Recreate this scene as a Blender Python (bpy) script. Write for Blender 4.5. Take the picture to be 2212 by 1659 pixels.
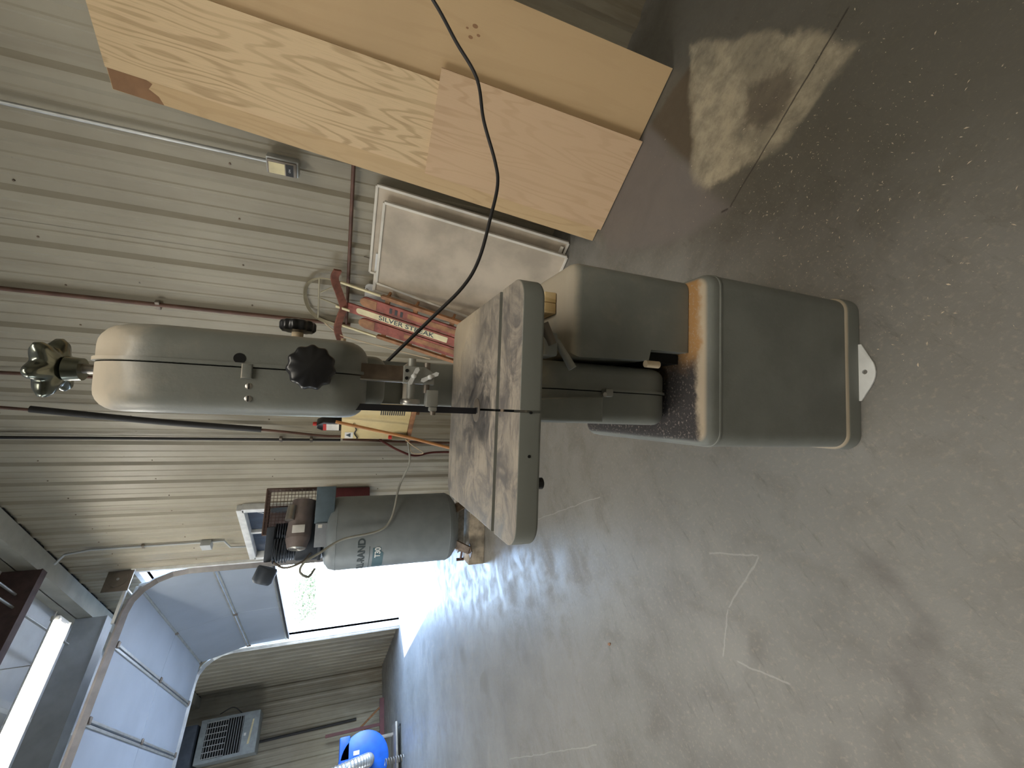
import bpy, bmesh, math, random
from mathutils import Vector, Matrix
random.seed(7)
R = math.radians
for o in list(bpy.data.objects): bpy.data.objects.remove(o)
scn = bpy.context.scene
COL = scn.collection
# ------------------------------------------------------------------ camera, light, exposure
H = 1.25
yaw, pitch, roll = R(45.37), R(21.25), R(-3.57)
f_ = Vector((-math.sin(yaw)*math.cos(pitch), math.cos(yaw)*math.cos(pitch), -math.sin(pitch)))
r0 = Vector((math.cos(yaw), math.sin(yaw), 0)); d0 = f_.cross(r0)
r_ = r0*math.cos(roll)+d0*math.sin(roll)          # right of the upright picture
d_ = -r0*math.sin(roll)+d0*math.cos(roll)         # down of the upright picture
# the picture was taken with the phone on its side: its right is the scene's down
cam = bpy.data.cameras.new('camera'); camo = bpy.data.objects.new('camera', cam); COL.objects.link(camo)
X, Y, Z = d_, r_, -f_
camo.matrix_world = Matrix(((X.x,Y.x,Z.x,0),(X.y,Y.y,Z.y,0),(X.z,Y.z,Z.z,H),(0,0,0,1)))
cam.sensor_width = 36; cam.lens = 900/2212*36; cam.clip_start = .05; cam.clip_end = 400
scn.camera = camo
w = bpy.data.worlds.new('sky'); scn.world = w; w.use_nodes = True
nt = w.node_tree; nt.nodes.clear()
sky = nt.nodes.new('ShaderNodeTexSky'); sky.sky_type = 'NISHITA'; sky.sun_disc = False
sky.sun_elevation = R(60); sky.sun_rotation = R(150); sky.air_density = 1.0
bg = nt.nodes.new('ShaderNodeBackground'); bg.inputs[1].default_value = 5.0
wo = nt.nodes.new('ShaderNodeOutputWorld')
nt.links.new(sky.outputs[0], bg.inputs[0]); nt.links.new(bg.outputs[0], wo.inputs[0])
def light(name, kind, loc, energy, color, rot=(0,0,0), size=None):
    l = bpy.data.lights.new(name, kind); l.energy = energy; l.color = color
    o = bpy.data.objects.new(name, l); COL.objects.link(o); o.location = loc; o.rotation_euler = rot
    if kind == 'AREA': l.shape = 'RECTANGLE'; l.size, l.size_y = size
    return o
sun = light('sun', 'SUN', (0,8,8), 15, (1,.96,.9)); sun.data.angle = R(.6)
sun.rotation_euler = Vector((.27,-.40,-1)).to_track_quat('-Z','Y').to_euler()
# daylight through the big door openings of the far side of the shed (behind and left of the camera)
o = light('daylight_far_door', 'AREA', (-8.0,-5.6,1.9), 190, (.86,.93,1), size=(4.2,3.4)); o.rotation_euler = Vector((.3,1,0)).to_track_quat('-Z','Z').to_euler()
# portal guiding the sky light through the half open door in view
o = light('daylight_door', 'AREA', (-8.02,2.72,1.05), 1, (1,1,1), size=(3.8,2.15)); o.data.cycles.is_portal = True; o.rotation_euler = Vector((0,-1,-.12)).to_track_quat('-Z','Z').to_euler()
# fluorescent strips below the roof
for (x,y,e) in ((-3.0,-1.6,74),(.30,-.15,42)):
    light('tube_light', 'AREA', (x,y,3.55), e, (1,.92,.78), size=(.3,2.4))
    o = light('tube_uplight', 'AREA', (x,y,3.74), e*.35, (1,.94,.84), size=(.3,2.4)); o.rotation_euler = (math.pi,0,0)
scn.view_settings.view_transform = 'Standard'; scn.view_settings.look = 'None'
scn.view_settings.gamma = 1; scn.view_settings.use_curve_mapping = False
scn.view_settings.exposure = 0.0

# ------------------------------------------------------------------ helpers
def tag(o, label=None, cat=None, group=None, kind=None):
    for k, v in (('label',label),('category',cat),('group',group),('kind',kind)):
        if v: o[k] = v
    return o
def empty(name, loc=(0,0,0), rz=0, label=None, cat=None, group=None, kind=None):
    o = bpy.data.objects.new(name, None); COL.objects.link(o); o.location = loc; o.rotation_euler = (0,0,rz); o.empty_display_size=.05
    return tag(o, label, cat, group, kind)
def finish(name, bm, mat, parent=None, smooth=True, loc=None, rot=None, angle=40):
    me = bpy.data.meshes.new(name)
    bmesh.ops.recalc_face_normals(bm, faces=bm.faces)
    bm.to_mesh(me); bm.free()
    return link(name, me, mat, parent, smooth, loc, rot, angle)
def link(name, me, mat, parent=None, smooth=True, loc=None, rot=None, angle=40):
    o = bpy.data.objects.new(name, me); COL.objects.link(o)
    for m in (mat if isinstance(mat,(list,tuple)) else [mat]): me.materials.append(m)
    if smooth:
        try:
            me.shade_smooth(); me.set_sharp_from_angle(angle=R(angle))
        except Exception: pass
    if parent: o.parent = parent
    if loc is not None: o.location = loc
    if rot is not None: o.rotation_euler = rot
    return o
def a_box(bm, x0,x1,y0,y1,z0,z1, bev=0, seg=2, M=None):
    r = bmesh.ops.create_cube(bm, size=1)
    vs = r['verts']
    for v in vs: v.co = Vector(((x0+x1)/2+v.co.x*(x1-x0), (y0+y1)/2+v.co.y*(y1-y0), (z0+z1)/2+v.co.z*(z1-z0)))
    if bev:
        es = list({e for v in vs for e in v.link_edges})
        r = bmesh.ops.bevel(bm, geom=es, offset=bev, segments=seg, profile=.5, affect='EDGES')
        vs = list({v for f in r['faces'] for v in f.verts} | {v for v in vs if v.is_valid})
    if M is not None:
        for v in vs: v.co = M @ v.co
    return vs
def box(name, b, mat, parent=None, bev=0, seg=2, M=None, **k):
    bm = bmesh.new(); a_box(bm, *b, bev=bev, seg=seg, M=M); return finish(name, bm, mat, parent, **k)
def boxes(name, bs, mat, parent=None, bev=0, **k):
    bm = bmesh.new()
    for b in bs: a_box(bm, *b, bev=bev)
    return finish(name, bm, mat, parent, **k)
def rrect(a0,a1,b0,b1,r,n=8):
    if not isinstance(r,(list,tuple)): r=[r]*4
    out=[]
    for (cx,cy,t0,rr) in ((a1-r[0],b1-r[0],0,r[0]),(a0+r[1],b1-r[1],90,r[1]),(a0+r[2],b0+r[2],180,r[2]),(a1-r[3],b0+r[3],270,r[3])):
        for i in range(n+1):
            t=R(t0+90*i/n); out.append((cx+rr*math.cos(t), cy+rr*math.sin(t)))
    return out
def a_prism(bm, pts, axis, t0, t1, bev=0, seg=3, side='both'):
    """extrude a 2D outline along axis ('x': pts=(y,z); 'y': pts=(x,z); 'z': pts=(x,y))"""
    def P(p,t): return {'x':(t,p[0],p[1]),'y':(p[0],t,p[1]),'z':(p[0],p[1],t)}[axis]
    A=[bm.verts.new(P(p,t0)) for p in pts]; B=[bm.verts.new(P(p,t1)) for p in pts]
    n=len(pts)
    fa=bm.faces.new(A); fb=bm.faces.new(B[::-1])
    for i in range(n): bm.faces.new((A[i],B[i],B[(i+1)%n],A[(i+1)%n]))
    if bev:
        es=[]
        if side in('both','lo'): es+=list(fa.edges)
        if side in('both','hi'): es+=list(fb.edges)
        bmesh.ops.bevel(bm, geom=es, offset=bev, segments=seg, profile=.5, affect='EDGES', clamp_overlap=True)
def prism(name, pts, axis, t0, t1, mat, parent=None, bev=0, seg=3, side='both', **k):
    bm=bmesh.new(); a_prism(bm,pts,axis,t0,t1,bev,seg,side); return finish(name,bm,mat,parent,**k)
def a_puff(bm, axis, a0,a1,b0,b1,r, t0,t1, rlo, rhi, n=8, seg=6):
    """rounded-rectangle solid with fully rounded rims rlo / rhi at its two ends"""
    def P(p,t): return {'x':(t,p[0],p[1]),'y':(p[0],t,p[1]),'z':(p[0],p[1],t)}[axis]
    rr=list(r) if isinstance(r,(list,tuple)) else [r]*4
    lv=[]
    if rlo: lv+=[(t0+rlo*(1-math.sin(R(90*i/seg))), rlo*(1-math.cos(R(90*i/seg)))) for i in range(seg,-1,-1)]
    else: lv.append((t0,0))
    if rhi: lv+=[(t1-rhi*(1-math.sin(R(90*i/seg))), rhi*(1-math.cos(R(90*i/seg)))) for i in range(0,seg+1)]
    else: lv.append((t1,0))
    rings=[[bm.verts.new(P(p,t)) for p in rrect(a0+i,a1-i,b0+i,b1-i,[max(q-i,.003) for q in rr],n)] for t,i in lv]
    m=len(rings[0])
    for A,B in zip(rings,rings[1:]):
        for k in range(m): bm.faces.new((A[k],B[k],B[(k+1)%m],A[(k+1)%m]))
    bm.faces.new(rings[0]); bm.faces.new(rings[-1][::-1])
def puff(name, axis, b, r, t0, t1, rlo, rhi, mat, parent=None, **k):
    bm=bmesh.new(); a_puff(bm,axis,*b,r,t0,t1,rlo,rhi); return finish(name,bm,mat,parent,**k)
def reparent(o,p):
    o.parent=p; o.location=o.location-p.location; return o
def a_cyl(bm, p0, p1, r0_, r1_=None, n=20, caps=True):
    p0=Vector(p0); p1=Vector(p1); d=p1-p0
    r1_=r0_ if r1_ is None else r1_
    q=d.to_track_quat('Z','Y').to_matrix()
    A=[];B=[]
    for i in range(n):
        t=2*math.pi*i/n; c=Vector((math.cos(t),math.sin(t),0))
        A.append(bm.verts.new(p0+q@(c*r0_))); B.append(bm.verts.new(p1+q@(c*r1_)))
    for i in range(n): bm.faces.new((A[i],A[(i+1)%n],B[(i+1)%n],B[i]))
    if caps: bm.faces.new(A[::-1]); bm.faces.new(B)
def cyl(name, p0, p1, r, mat, parent=None, r1=None, n=20, **k):
    bm=bmesh.new(); a_cyl(bm,p0,p1,r,r1,n); return finish(name,bm,mat,parent,**k)
def a_lathe(bm, prof, c=(0,0,0), axis='z', n=28):
    c=Vector(c); rings=[]
    ex={'z':(Vector((1,0,0)),Vector((0,1,0)),Vector((0,0,1))),'y':(Vector((1,0,0)),Vector((0,0,1)),Vector((0,1,0))),'x':(Vector((0,1,0)),Vector((0,0,1)),Vector((1,0,0)))}[axis]
    for (r,h) in prof:
        r=max(r,1e-5)
        rings.append([bm.verts.new(c+ex[0]*r*math.cos(2*math.pi*i/n)+ex[1]*r*math.sin(2*math.pi*i/n)+ex[2]*h) for i in range(n)])
    for a,b in zip(rings,rings[1:]):
        for i in range(n): bm.faces.new((a[i],a[(i+1)%n],b[(i+1)%n],b[i]))
    bm.faces.new(rings[0]); bm.faces.new(rings[-1])
def lathe(name, prof, c, mat, parent=None, axis='z', n=28, **k):
    bm=bmesh.new(); a_lathe(bm,prof,c,axis,n); return finish(name,bm,mat,parent,**k)
def smooth_path(pts, n=6):
    P=[Vector(p) for p in pts]; out=[]
    P=[P[0]*2-P[1]]+P+[P[-1]*2-P[-2]]
    for i in range(1,len(P)-2):
        for k in range(n):
            t=k/n; a,b,c,d=P[i-1:i+3]
            out.append(.5*((2*b)+(-a+c)*t+(2*a-5*b+4*c-d)*t*t+(-a+3*b-3*c+d)*t**3))
    out.append(P[-2]); return out
def a_tube(bm, pts, r, n=8, sm=True, k=6, prof=None):
    P=smooth_path(pts,k) if sm else [Vector(p) for p in pts]
    rings=[]; up=None
    for i,p in enumerate(P):
        t=(P[min(i+1,len(P)-1)]-P[max(i-1,0)]).normalized()
        if up is None: up=t.orthogonal().normalized()
        up=(up-t*up.dot(t)).normalized(); s=t.cross(up)
        if prof: rings.append([bm.verts.new(p+up*a+s*b) for a,b in prof])
        else: rings.append([bm.verts.new(p+(up*math.cos(2*math.pi*j/n)+s*math.sin(2*math.pi*j/n))*r) for j in range(n)])
    m=len(rings[0])
    for a,b in zip(rings,rings[1:]):
        for j in range(m): bm.faces.new((a[j],a[(j+1)%m],b[(j+1)%m],b[j]))
    bm.faces.new(rings[0][::-1]); bm.faces.new(rings[-1])
def tube(name, pts, r, mat, parent=None, n=8, sm=True, k=6, **kw):
    bm=bmesh.new(); a_tube(bm,pts,r,n,sm,k); return finish(name,bm,mat,parent,**kw)
def boolean(o, cutters):
    for c in cutters:
        m=o.modifiers.new('b','BOOLEAN'); m.operation='DIFFERENCE'; m.object=c; m.solver='EXACT'
    bpy.context.view_layer.update()
    me=bpy.data.meshes.new_from_object(o.evaluated_get(bpy.context.evaluated_depsgraph_get()))
    o.modifiers.clear(); o.data=me
    me.shade_smooth(); me.set_sharp_from_angle(angle=R(35))
    for c in cutters: bpy.data.objects.remove(c)
def text_mesh(s, size, depth=0.0006, bend=None, offset=0):
    cu=bpy.data.curves.new('t','FONT'); cu.body=s; cu.size=size; cu.align_x='CENTER'; cu.align_y='CENTER'; cu.extrude=depth; cu.offset=offset
    o=bpy.data.objects.new('t',cu); COL.objects.link(o); bpy.context.view_layer.update()
    me=bpy.data.meshes.new_from_object(o.evaluated_get(bpy.context.evaluated_depsgraph_get()))
    bpy.data.objects.remove(o); return me

# ------------------------------------------------------------------ materials
class N:
    def __init__(s, name):
        s.m=bpy.data.materials.new(name); s.m.use_nodes=True; s.t=s.m.node_tree; s.b=s.t.nodes['Principled BSDF']
    def n(s, kind, **kw):
        x=s.t.nodes.new('ShaderNode'+kind)
        for k,v in kw.items(): setattr(x,k,v)
        return x
    def l(s,a,b): s.t.links.new(a,b)
    def put(s,sock,v):
        if hasattr(v,'is_linked') or isinstance(v,bpy.types.NodeSocket): s.l(v,sock)
        else: sock.default_value=v
    def coord(s, kind='Object', scale=(1,1,1), rot=(0,0,0)):
        c=s.n('TexCoord'); mp=s.n('Mapping'); s.l(c.outputs[kind],mp.inputs[0]); mp.inputs['Scale'].default_value=scale; mp.inputs['Rotation'].default_value=rot
        return mp.outputs[0]
    def noise(s, vec, scale, detail=4, rough=.55, dist=0):
        x=s.n('TexNoise'); s.l(vec,x.inputs['Vector']); x.inputs['Scale'].default_value=scale; x.inputs['Detail'].default_value=detail; x.inputs['Roughness'].default_value=rough; x.inputs['Distortion'].default_value=dist
        return x.outputs[0]
    def ramp(s, v, a, b, ca=0., cb=1.):
        x=s.n('MapRange'); x.interpolation_type='SMOOTHSTEP'; s.put(x.inputs[0],v)
        for i,q in enumerate((a,b,ca,cb)): x.inputs[i+1].default_value=q
        return x.outputs[0]
    def math(s, op, a, b=0., c=None):
        x=s.n('Math',operation=op); s.put(x.inputs[0],a); s.put(x.inputs[1],b)
        if c is not None: s.put(x.inputs[2],c)
        return x.outputs[0]
    def mix(s, f, a, b, mode='MIX'):
        x=s.n('Mix',data_type='RGBA',blend_type=mode)
        s.put(x.inputs[0],f); 
        for i,v in ((6,a),(7,b)):
            s.put(x.inputs[i], (*v,1) if isinstance(v,tuple) and len(v)==3 else v)
        return x.outputs[2]
    def up(s):
        g=s.n('NewGeometry'); sp=s.n('SeparateXYZ'); s.l(g.outputs['Normal'],sp.inputs[0]); return sp.outputs[2]
    def bump(s, h, st=.2, d=.01):
        x=s.n('Bump'); s.l(h,x.inputs['Height']); x.inputs['Strength'].default_value=st; x.inputs['Distance'].default_value=d; s.l(x.outputs[0],s.b.inputs['Normal'])
    def out(s, col, rough=.5, metal=0., spec=.5):
        s.put(s.b.inputs['Base Color'], (*col,1) if isinstance(col,tuple) and len(col)==3 else col)
        s.put(s.b.inputs['Roughness'], rough); s.put(s.b.inputs['Metallic'], metal); s.b.inputs['Specular IOR Level'].default_value=spec
        return s.m
def simple(name, c, rough=.5, metal=0., var=.15, scale=8, bump=.0):
    q=N(name); v=q.coord('Object'); n=q.noise(v,scale,5)
    col=q.mix(q.ramp(n,.3,.7), tuple(a*(1-var) for a in c), tuple(min(1,a*(1+var)) for a in c))
    if bump: q.bump(q.noise(v,scale*12,3),bump,.004)
    return q.out(col, rough, metal)
def emit(name, c, s):
    q=N(name); q.out((.8,.8,.8)); q.b.inputs['Emission Color'].default_value=(*c,1); q.b.inputs['Emission Strength'].default_value=s; return q.m
def painted(name, c, dust=(.56,.48,.37), amt=.85, rough=.42, dark=None, rough2=.9):
    """shop enamel with dust settled on what faces up"""
    q=N(name); v=q.coord('Object'); n=q.noise(v,5,6,.6); n2=q.noise(v,22,5,.6)
    col=q.mix(q.ramp(n,.3,.72), tuple(a*.86 for a in c), tuple(a*1.12 for a in c))
    up=q.up(); m=q.math('MULTIPLY', q.ramp(q.math('ADD',up,q.math('MULTIPLY',n2,.6)),.30,.95), amt)
    m=q.math('MULTIPLY',m,q.ramp(n,.28,.5,.45,1.))
    col=q.mix(m,col,dust)
    q.bump(q.noise(v,160,3),.12,.002)
    return q.out(col, q.math('MAXIMUM',rough,q.math('MULTIPLY',m,rough2)))
ENAMEL=(.215,.225,.205)
M_saw=painted('grey_green_enamel',ENAMEL)
M_dark=simple('black_plastic',(.012,.012,.014),.28)
M_black=simple('black_void',(.004,.004,.004),.9)
M_steel=simple('steel',(.42,.40,.37),.35,.9)
M_dsteel=simple('dull_steel',(.22,.19,.16),.5,.6)
M_blade=simple('blade_steel',(.05,.05,.06),.35,.8)
M_post=simple('rusty_steel',(.17,.125,.09),.55,.3,.3,30)
M_cast=simple('grey_cast_metal',(.33,.33,.30),.5,.3)
M_chrome=simple('dull_chrome',(.17,.18,.15),.2,.95,.25,14)
M_white=simple('white_paint',(.72,.73,.72),.5)
M_cream=simple('cream_dust',(.62,.50,.34),.8)
M_galv=simple('galvanised',(.45,.46,.45),.4,.6)
M_pipe=simple('brown_pipe',(.13,.065,.045),.55,.1,.3)
M_hose=simple('dark_rubber',(.025,.024,.025),.6)
M_red=simple('faded_red_paint',(.27,.075,.055),.7,0,.35,14)
M_wood=simple('old_brown_wood',(.30,.14,.06),.65,0,.35,14)
M_creamp=simple('cream_paint',(.70,.62,.38),.6)
M_beige=simple('beige_enamel',(.72,.58,.29),.5,0,.06)
M_broom=simple('orange_wood_handle',(.50,.23,.08),.45)
M_cage=simple('brown_wire',(.12,.075,.06),.6)
M_tank=simple('tank_grey',(.22,.25,.265),.45,0,.08)
M_pump=simple('dark_cast_iron',(.07,.085,.11),.5,.3)
M_motor=simple('motor_grey',(.22,.18,.17),.5,0,.2)
M_bluebox=simple('blue_grey_box',(.11,.16,.20),.5)
M_blue=simple('blue_enamel',(.008,.085,.42),.4)
M_vinyl=simple('white_vinyl_insulation',(.74,.77,.79),.6,0,.07,3,.3)
M_beam=simple('red_oxide_primer',(.075,.045,.043),.7,0,.25,10)
M_strut=simple('tan_steel_strut',(.36,.35,.29),.6,0,.12,4)
M_greybeam=simple('grey_steel_glare_beam',(.42,.44,.44),.6,0,.12,4)  # grey steel; on the second roof beam its pale tone stands for glare
M_door=simple('flare_tinted_door_panel',(.31,.355,.415),.5,0,.05,2)  # blue of the lens flare mixed into the panel colour
M_tape=simple('paper_label',(.75,.74,.70),.7)
M_redlab=simple('red_label',(.55,.03,.02),.5)
M_fire=simple('dark_red_enamel',(.12,.02,.025),.45)
M_glass=simple('dark_glass',(.05,.07,.11),.12)
M_text=simple('dark_lettering',(.05,.07,.08),.6)
M_badge=simple('teal_badge',(.06,.13,.16),.5)
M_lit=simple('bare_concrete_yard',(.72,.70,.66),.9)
M_gravel=simple('gravel',(.30,.30,.29),.95,0,.6,9)
M_leaf=simple('leaves',(.16,.19,.11),.8,0,.5,6)
M_bark=simple('bark',(.15,.11,.08),.9)
M_tube=emit('lit_tube',(1,.94,.84),42)
M_foil=simple('flex_duct_foil',(.75,.77,.78),.25,.85,.1,12)
# wall sheet
def wall_mat():
    q=N('painted_wall_sheet'); v=q.coord('Object'); st=q.coord('Object',(1,1,.12))
    n=q.noise(v,1.1,5,.6); s=q.noise(st,7,5,.6); sp=q.noise(v,26,3,.5)
    col=q.mix(q.ramp(n,.3,.7),(.30,.268,.20),(.375,.34,.258))
    col=q.mix(q.math('MULTIPLY',q.ramp(s,.46,.72),.42),col,(.20,.165,.115))
    sz=q.n('SeparateXYZ'); q.l(v,sz.inputs[0])
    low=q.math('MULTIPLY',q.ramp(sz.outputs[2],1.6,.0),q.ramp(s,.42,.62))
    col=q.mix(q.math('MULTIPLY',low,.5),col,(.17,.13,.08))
    col=q.mix(q.ramp(sp,.74,.80),col,(.12,.10,.08))
    q.bump(q.noise(v,3,2),.15,.02)
    return q.out(col,.5)
M_wall=wall_mat()
# oak plywood
def ply(name, a, b, seed, freq=1.0, contrast=1.0):
    q=N(name); c=q.n('TexCoord'); mp=q.n('Mapping'); q.l(c.outputs['Object'],mp.inputs[0]); mp.inputs['Location'].default_value=(seed,seed*.7,seed*1.3)
    sc=q.n('Mapping'); q.l(mp.outputs[0],sc.inputs[0]); sc.inputs['Scale'].default_value=(5.5,1,.62)
    n=q.noise(sc.outputs[0],1.25,2,.45)
    fine=q.n('Mapping'); q.l(mp.outputs[0],fine.inputs[0]); fine.inputs['Scale'].default_value=(10,1,.5)
    n3=q.noise(fine.outputs[0],2.2,4,.6)
    h=q.math('ADD',q.math('MULTIPLY',n,80*freq),q.math('MULTIPLY',n3,7.0))
    band=q.math('SINE',h)
    fib=q.n('Mapping'); q.l(mp.outputs[0],fib.inputs[0]); fib.inputs['Scale'].default_value=(90,1,3)
    fb=q.noise(fib.outputs[0],3,3,.6)
    f=q.math('ADD',q.math('MULTIPLY',q.ramp(band,.1,1.),.55*contrast),q.math('MULTIPLY',q.ramp(fb,.45,.8),.35*contrast))
    f=q.math('MULTIPLY',f,q.ramp(q.noise(mp.outputs[0],1.7,2),.35,.6,.45,1.))
    col=q.mix(f,a,b)
    col=q.mix(q.math('MULTIPLY',q.ramp(q.noise(mp.outputs[0],2.2,4),.45,.75),.3),col,tuple(x*.8 for x in a))
    return q.out(col,.52,0,.3)
M_ply=[ply('oak_ply_plain',(.53,.37,.20),(.41,.27,.135),3.1,.5,.35), ply('oak_ply_edge',(.56,.40,.22),(.42,.28,.14),8.2,1.,.8),
       ply('oak_ply_strong_grain',(.66,.49,.29),(.42,.29,.155),5.4,1.3,1.3), ply('oak_ply_pink',(.60,.42,.26),(.45,.29,.165),12.9,1.3,.8)]
M_plydark=simple('stained_veneer',(.26,.135,.06),.6)
# table top
def top_mat():
    q=N('worn_cast_iron_top'); v=q.coord('Object'); st=q.coord('Object',(1,5,1))
    n=q.noise(v,13,8,.72,1.2); n2=q.noise(st,16,7,.75); g=q.noise(v,220,2)
    col=q.mix(q.ramp(n,.36,.62),(.12,.11,.105),(.31,.27,.22))
    col=q.mix(q.math('MULTIPLY',q.ramp(n2,.5,.7),.6),col,(.08,.07,.07))
    # black filings around the blade slot
    s=q.n('VectorMath',operation='DISTANCE'); q.l(v,s.inputs[0]); s.inputs[1].default_value=(-.005,.80,1.01)
    d=q.math('ADD',s.outputs[1],q.math('MULTIPLY',q.math('SUBTRACT',n,.5),.22))
    col=q.mix(q.math('MULTIPLY',q.ramp(d,.12,.02),.8),col,(.025,.024,.026))
    t=q.n('VectorMath',operation='DISTANCE'); q.l(v,t.inputs[0]); t.inputs[1].default_value=(.24,.98,1.01)
    d2=q.math('ADD',t.outputs[1],q.math('MULTIPLY',q.math('SUBTRACT',n,.5),.3))
    col=q.mix(q.math('MULTIPLY',q.ramp(d2,.20,.10),.7),col,(.52,.43,.31))
    up=q.up(); col=q.mix(q.ramp(up,.5,.8),ENAMEL,col)
    q.bump(n2,.15,.002)
    return q.out(col,q.ramp(n,.3,.7,.38,.75),.0)
M_top=top_mat()
def base_mat():
    q=N('stand_enamel'); v=q.coord('Object'); n=q.noise(v,6,6,.65); g=q.noise(v,160,3,.7); sx=q.n('SeparateXYZ'); q.l(v,sx.inputs[0])
    col=q.mix(q.ramp(n,.3,.7),tuple(a*.75 for a in ENAMEL),tuple(a*.97 for a in ENAMEL))
    up=q.up(); top=q.ramp(up,.7,.95)
    e=q.math('ADD',sx.outputs[0],q.math('MULTIPLY',q.math('SUBTRACT',n,.5),.14))
    du=q.mix(q.ramp(e,.10,.17),(.05,.045,.045),(.40,.22,.085))
    du=q.mix(q.math('MULTIPLY',q.ramp(g,.55,.7),.6),du,(.45,.38,.32))
    rim=q.math('ADD',sx.outputs[1],q.math('MULTIPLY',q.math('SUBTRACT',n,.5),.12))
    du=q.mix(q.ramp(rim,.735,.712),du,(.50,.41,.30))
    col=q.mix(top,col,du)
    # dusty crease line above the flange
    q.bump(g,.2,.002)
    return q.out(col,q.ramp(up,.3,.9,.42,.9))
M_base=base_mat()
def filt_mat():
    q=N('flange_dust'); v=q.coord('Object'); n=q.noise(v,9,5); up=q.up()
    col=q.mix(q.ramp(q.math('ADD',up,q.math('MULTIPLY',n,.4)),.45,.8),tuple(a*.95 for a in ENAMEL),(.36,.30,.22))
    return q.out(col,.6)
M_flange=filt_mat()
# floor
def floor_mat():
    q=N('stained_concrete'); v=q.coord('Object'); rotv=q.coord('Object',(1,.25,1),(0,0,R(38)))
    n=q.noise(v,.9,6,.6); n2=q.noise(v,5,7,.65,.4); n3=q.noise(rotv,9,6,.65,.5); g=q.noise(v,70,4,.7)
    col=q.mix(q.ramp(n,.33,.66),(.166,.158,.141),(.222,.215,.198))
    col=q.mix(q.math('MULTIPLY',q.ramp(n2,.45,.75),.4),col,(.12,.105,.08))
    col=q.mix(q.math('MULTIPLY',q.ramp(n3,.5,.8),.22),col,(.30,.285,.25))
    col=q.mix(q.math('MULTIPLY',q.ramp(g,.5,.75),.5),col,(.34,.30,.24))
    col=q.mix(q.math('MULTIPLY',q.ramp(q.noise(rotv,34,6,.75),.55,.72),.45),col,(.075,.068,.055))
    def poly(pts, amp, soft):
        area=sum(pts[i][0]*pts[(i+1)%len(pts)][1]-pts[(i+1)%len(pts)][0]*pts[i][1] for i in range(len(pts)))
        if area<0: pts=pts[::-1]
        cur=None
        for i,(x0,y0) in enumerate(pts):
            x1,y1=pts[(i+1)%len(pts)]; dx,dy=x1-x0,y1-y0; L=math.hypot(dx,dy); nx,ny=-dy/L,dx/L
            dt=q.n('VectorMath',operation='DOT_PRODUCT'); q.l(v,dt.inputs[0]); dt.inputs[1].default_value=(nx,ny,0)
            s=q.math('SUBTRACT',dt.outputs['Value'],nx*x0+ny*y0)
            cur=s if cur is None else q.math('MINIMUM',cur,s)
        cur=q.math('ADD',cur,q.math('MULTIPLY',q.math('SUBTRACT',n2,.5),amp))
        return q.ramp(cur,-soft,soft)
    # dark walked dirt near the boards
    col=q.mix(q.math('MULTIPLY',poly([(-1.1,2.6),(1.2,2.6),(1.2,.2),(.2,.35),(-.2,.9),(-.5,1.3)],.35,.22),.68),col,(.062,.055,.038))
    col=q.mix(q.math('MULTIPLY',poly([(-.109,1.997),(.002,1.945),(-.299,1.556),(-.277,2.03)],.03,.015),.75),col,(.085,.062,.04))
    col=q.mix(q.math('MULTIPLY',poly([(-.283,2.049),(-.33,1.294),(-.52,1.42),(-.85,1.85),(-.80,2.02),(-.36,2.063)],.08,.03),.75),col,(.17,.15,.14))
    wm=poly([(.04,2.03),(.17,1.45),(.155,1.216),(.074,1.14),(-.081,1.25),(-.345,1.265),(-.33,1.55)],.15,.018)
    col=q.mix(q.math('MULTIPLY',wm,q.ramp(q.noise(v,14,6,.7),.32,.62,.45,.95)),col,q.mix(q.ramp(n2,.4,.65),(.44,.38,.27),(.27,.235,.17)))
    col=q.mix(q.math('MULTIPLY',poly([(-.007,1.541),(.071,1.427),(.028,1.332),(-.051,1.334),(-.101,1.459)],.12,.02),.75),col,(.10,.082,.062))
    # dark wet looking marks
    for pts in ([(-.74,.20),(-.71,.18),(-.69,.0),(-.73,.0)],[(-.86,-.02),(-.75,.01),(-.77,-.08),(-.87,-.1)]):
        col=q.mix(q.math('MULTIPLY',poly(pts,.12,.03),.45),col,(.09,.08,.07))
    # saw-cut crack
    def seg(a,b,wd,c,amt=.9,amp=.03):
        nonlocal col
        dx,dy=b[0]-a[0],b[1]-a[1]; L=math.hypot(dx,dy); nx,ny=-dy/L,dx/L
        dt=q.n('VectorMath',operation='DOT_PRODUCT'); q.l(v,dt.inputs[0]); dt.inputs[1].default_value=(nx,ny,0)
        s=q.math('ABSOLUTE',q.math('ADD',q.math('SUBTRACT',dt.outputs['Value'],nx*a[0]+ny*a[1]),q.math('MULTIPLY',q.math('SUBTRACT',n2,.5),amp)))
        tt=q.n('VectorMath',operation='DOT_PRODUCT'); q.l(v,tt.inputs[0]); tt.inputs[1].default_value=(dx/L,dy/L,0)
        t=q.math('SUBTRACT',tt.outputs['Value'],(a[0]*dx+a[1]*dy)/L)
        m=q.math('MULTIPLY',q.math('MULTIPLY',q.ramp(s,wd,wd*.3),q.ramp(t,0,.01)),q.ramp(t,L,L-.01))
        col=q.mix(q.math('MULTIPLY',m,amt),col,c)
    seg((-.33,1.294),(.24,1.345),.0045,(.03,.025,.02),.85,.02)
    seg((-.36,1.32),(-.33,1.294),.006,(.03,.025,.02),.85,.0)
    for a,b in (((-1.213,.396),(-1.021,.308)),((-1.021,.308),(-1.25,.22)),((-1.25,.22),(-1.381,.104)),((-1.329,.08),(-1.162,-.013)),((-3.924,.007),(-2.479,-.037)),((-2.6,1.2),(-1.7,.9))):
        seg(a,b,.004,(.40,.38,.34),.5,.03)
    q.bump(q.math('ADD',n2,q.math('MULTIPLY',g,.6)),.18,.004)
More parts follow.
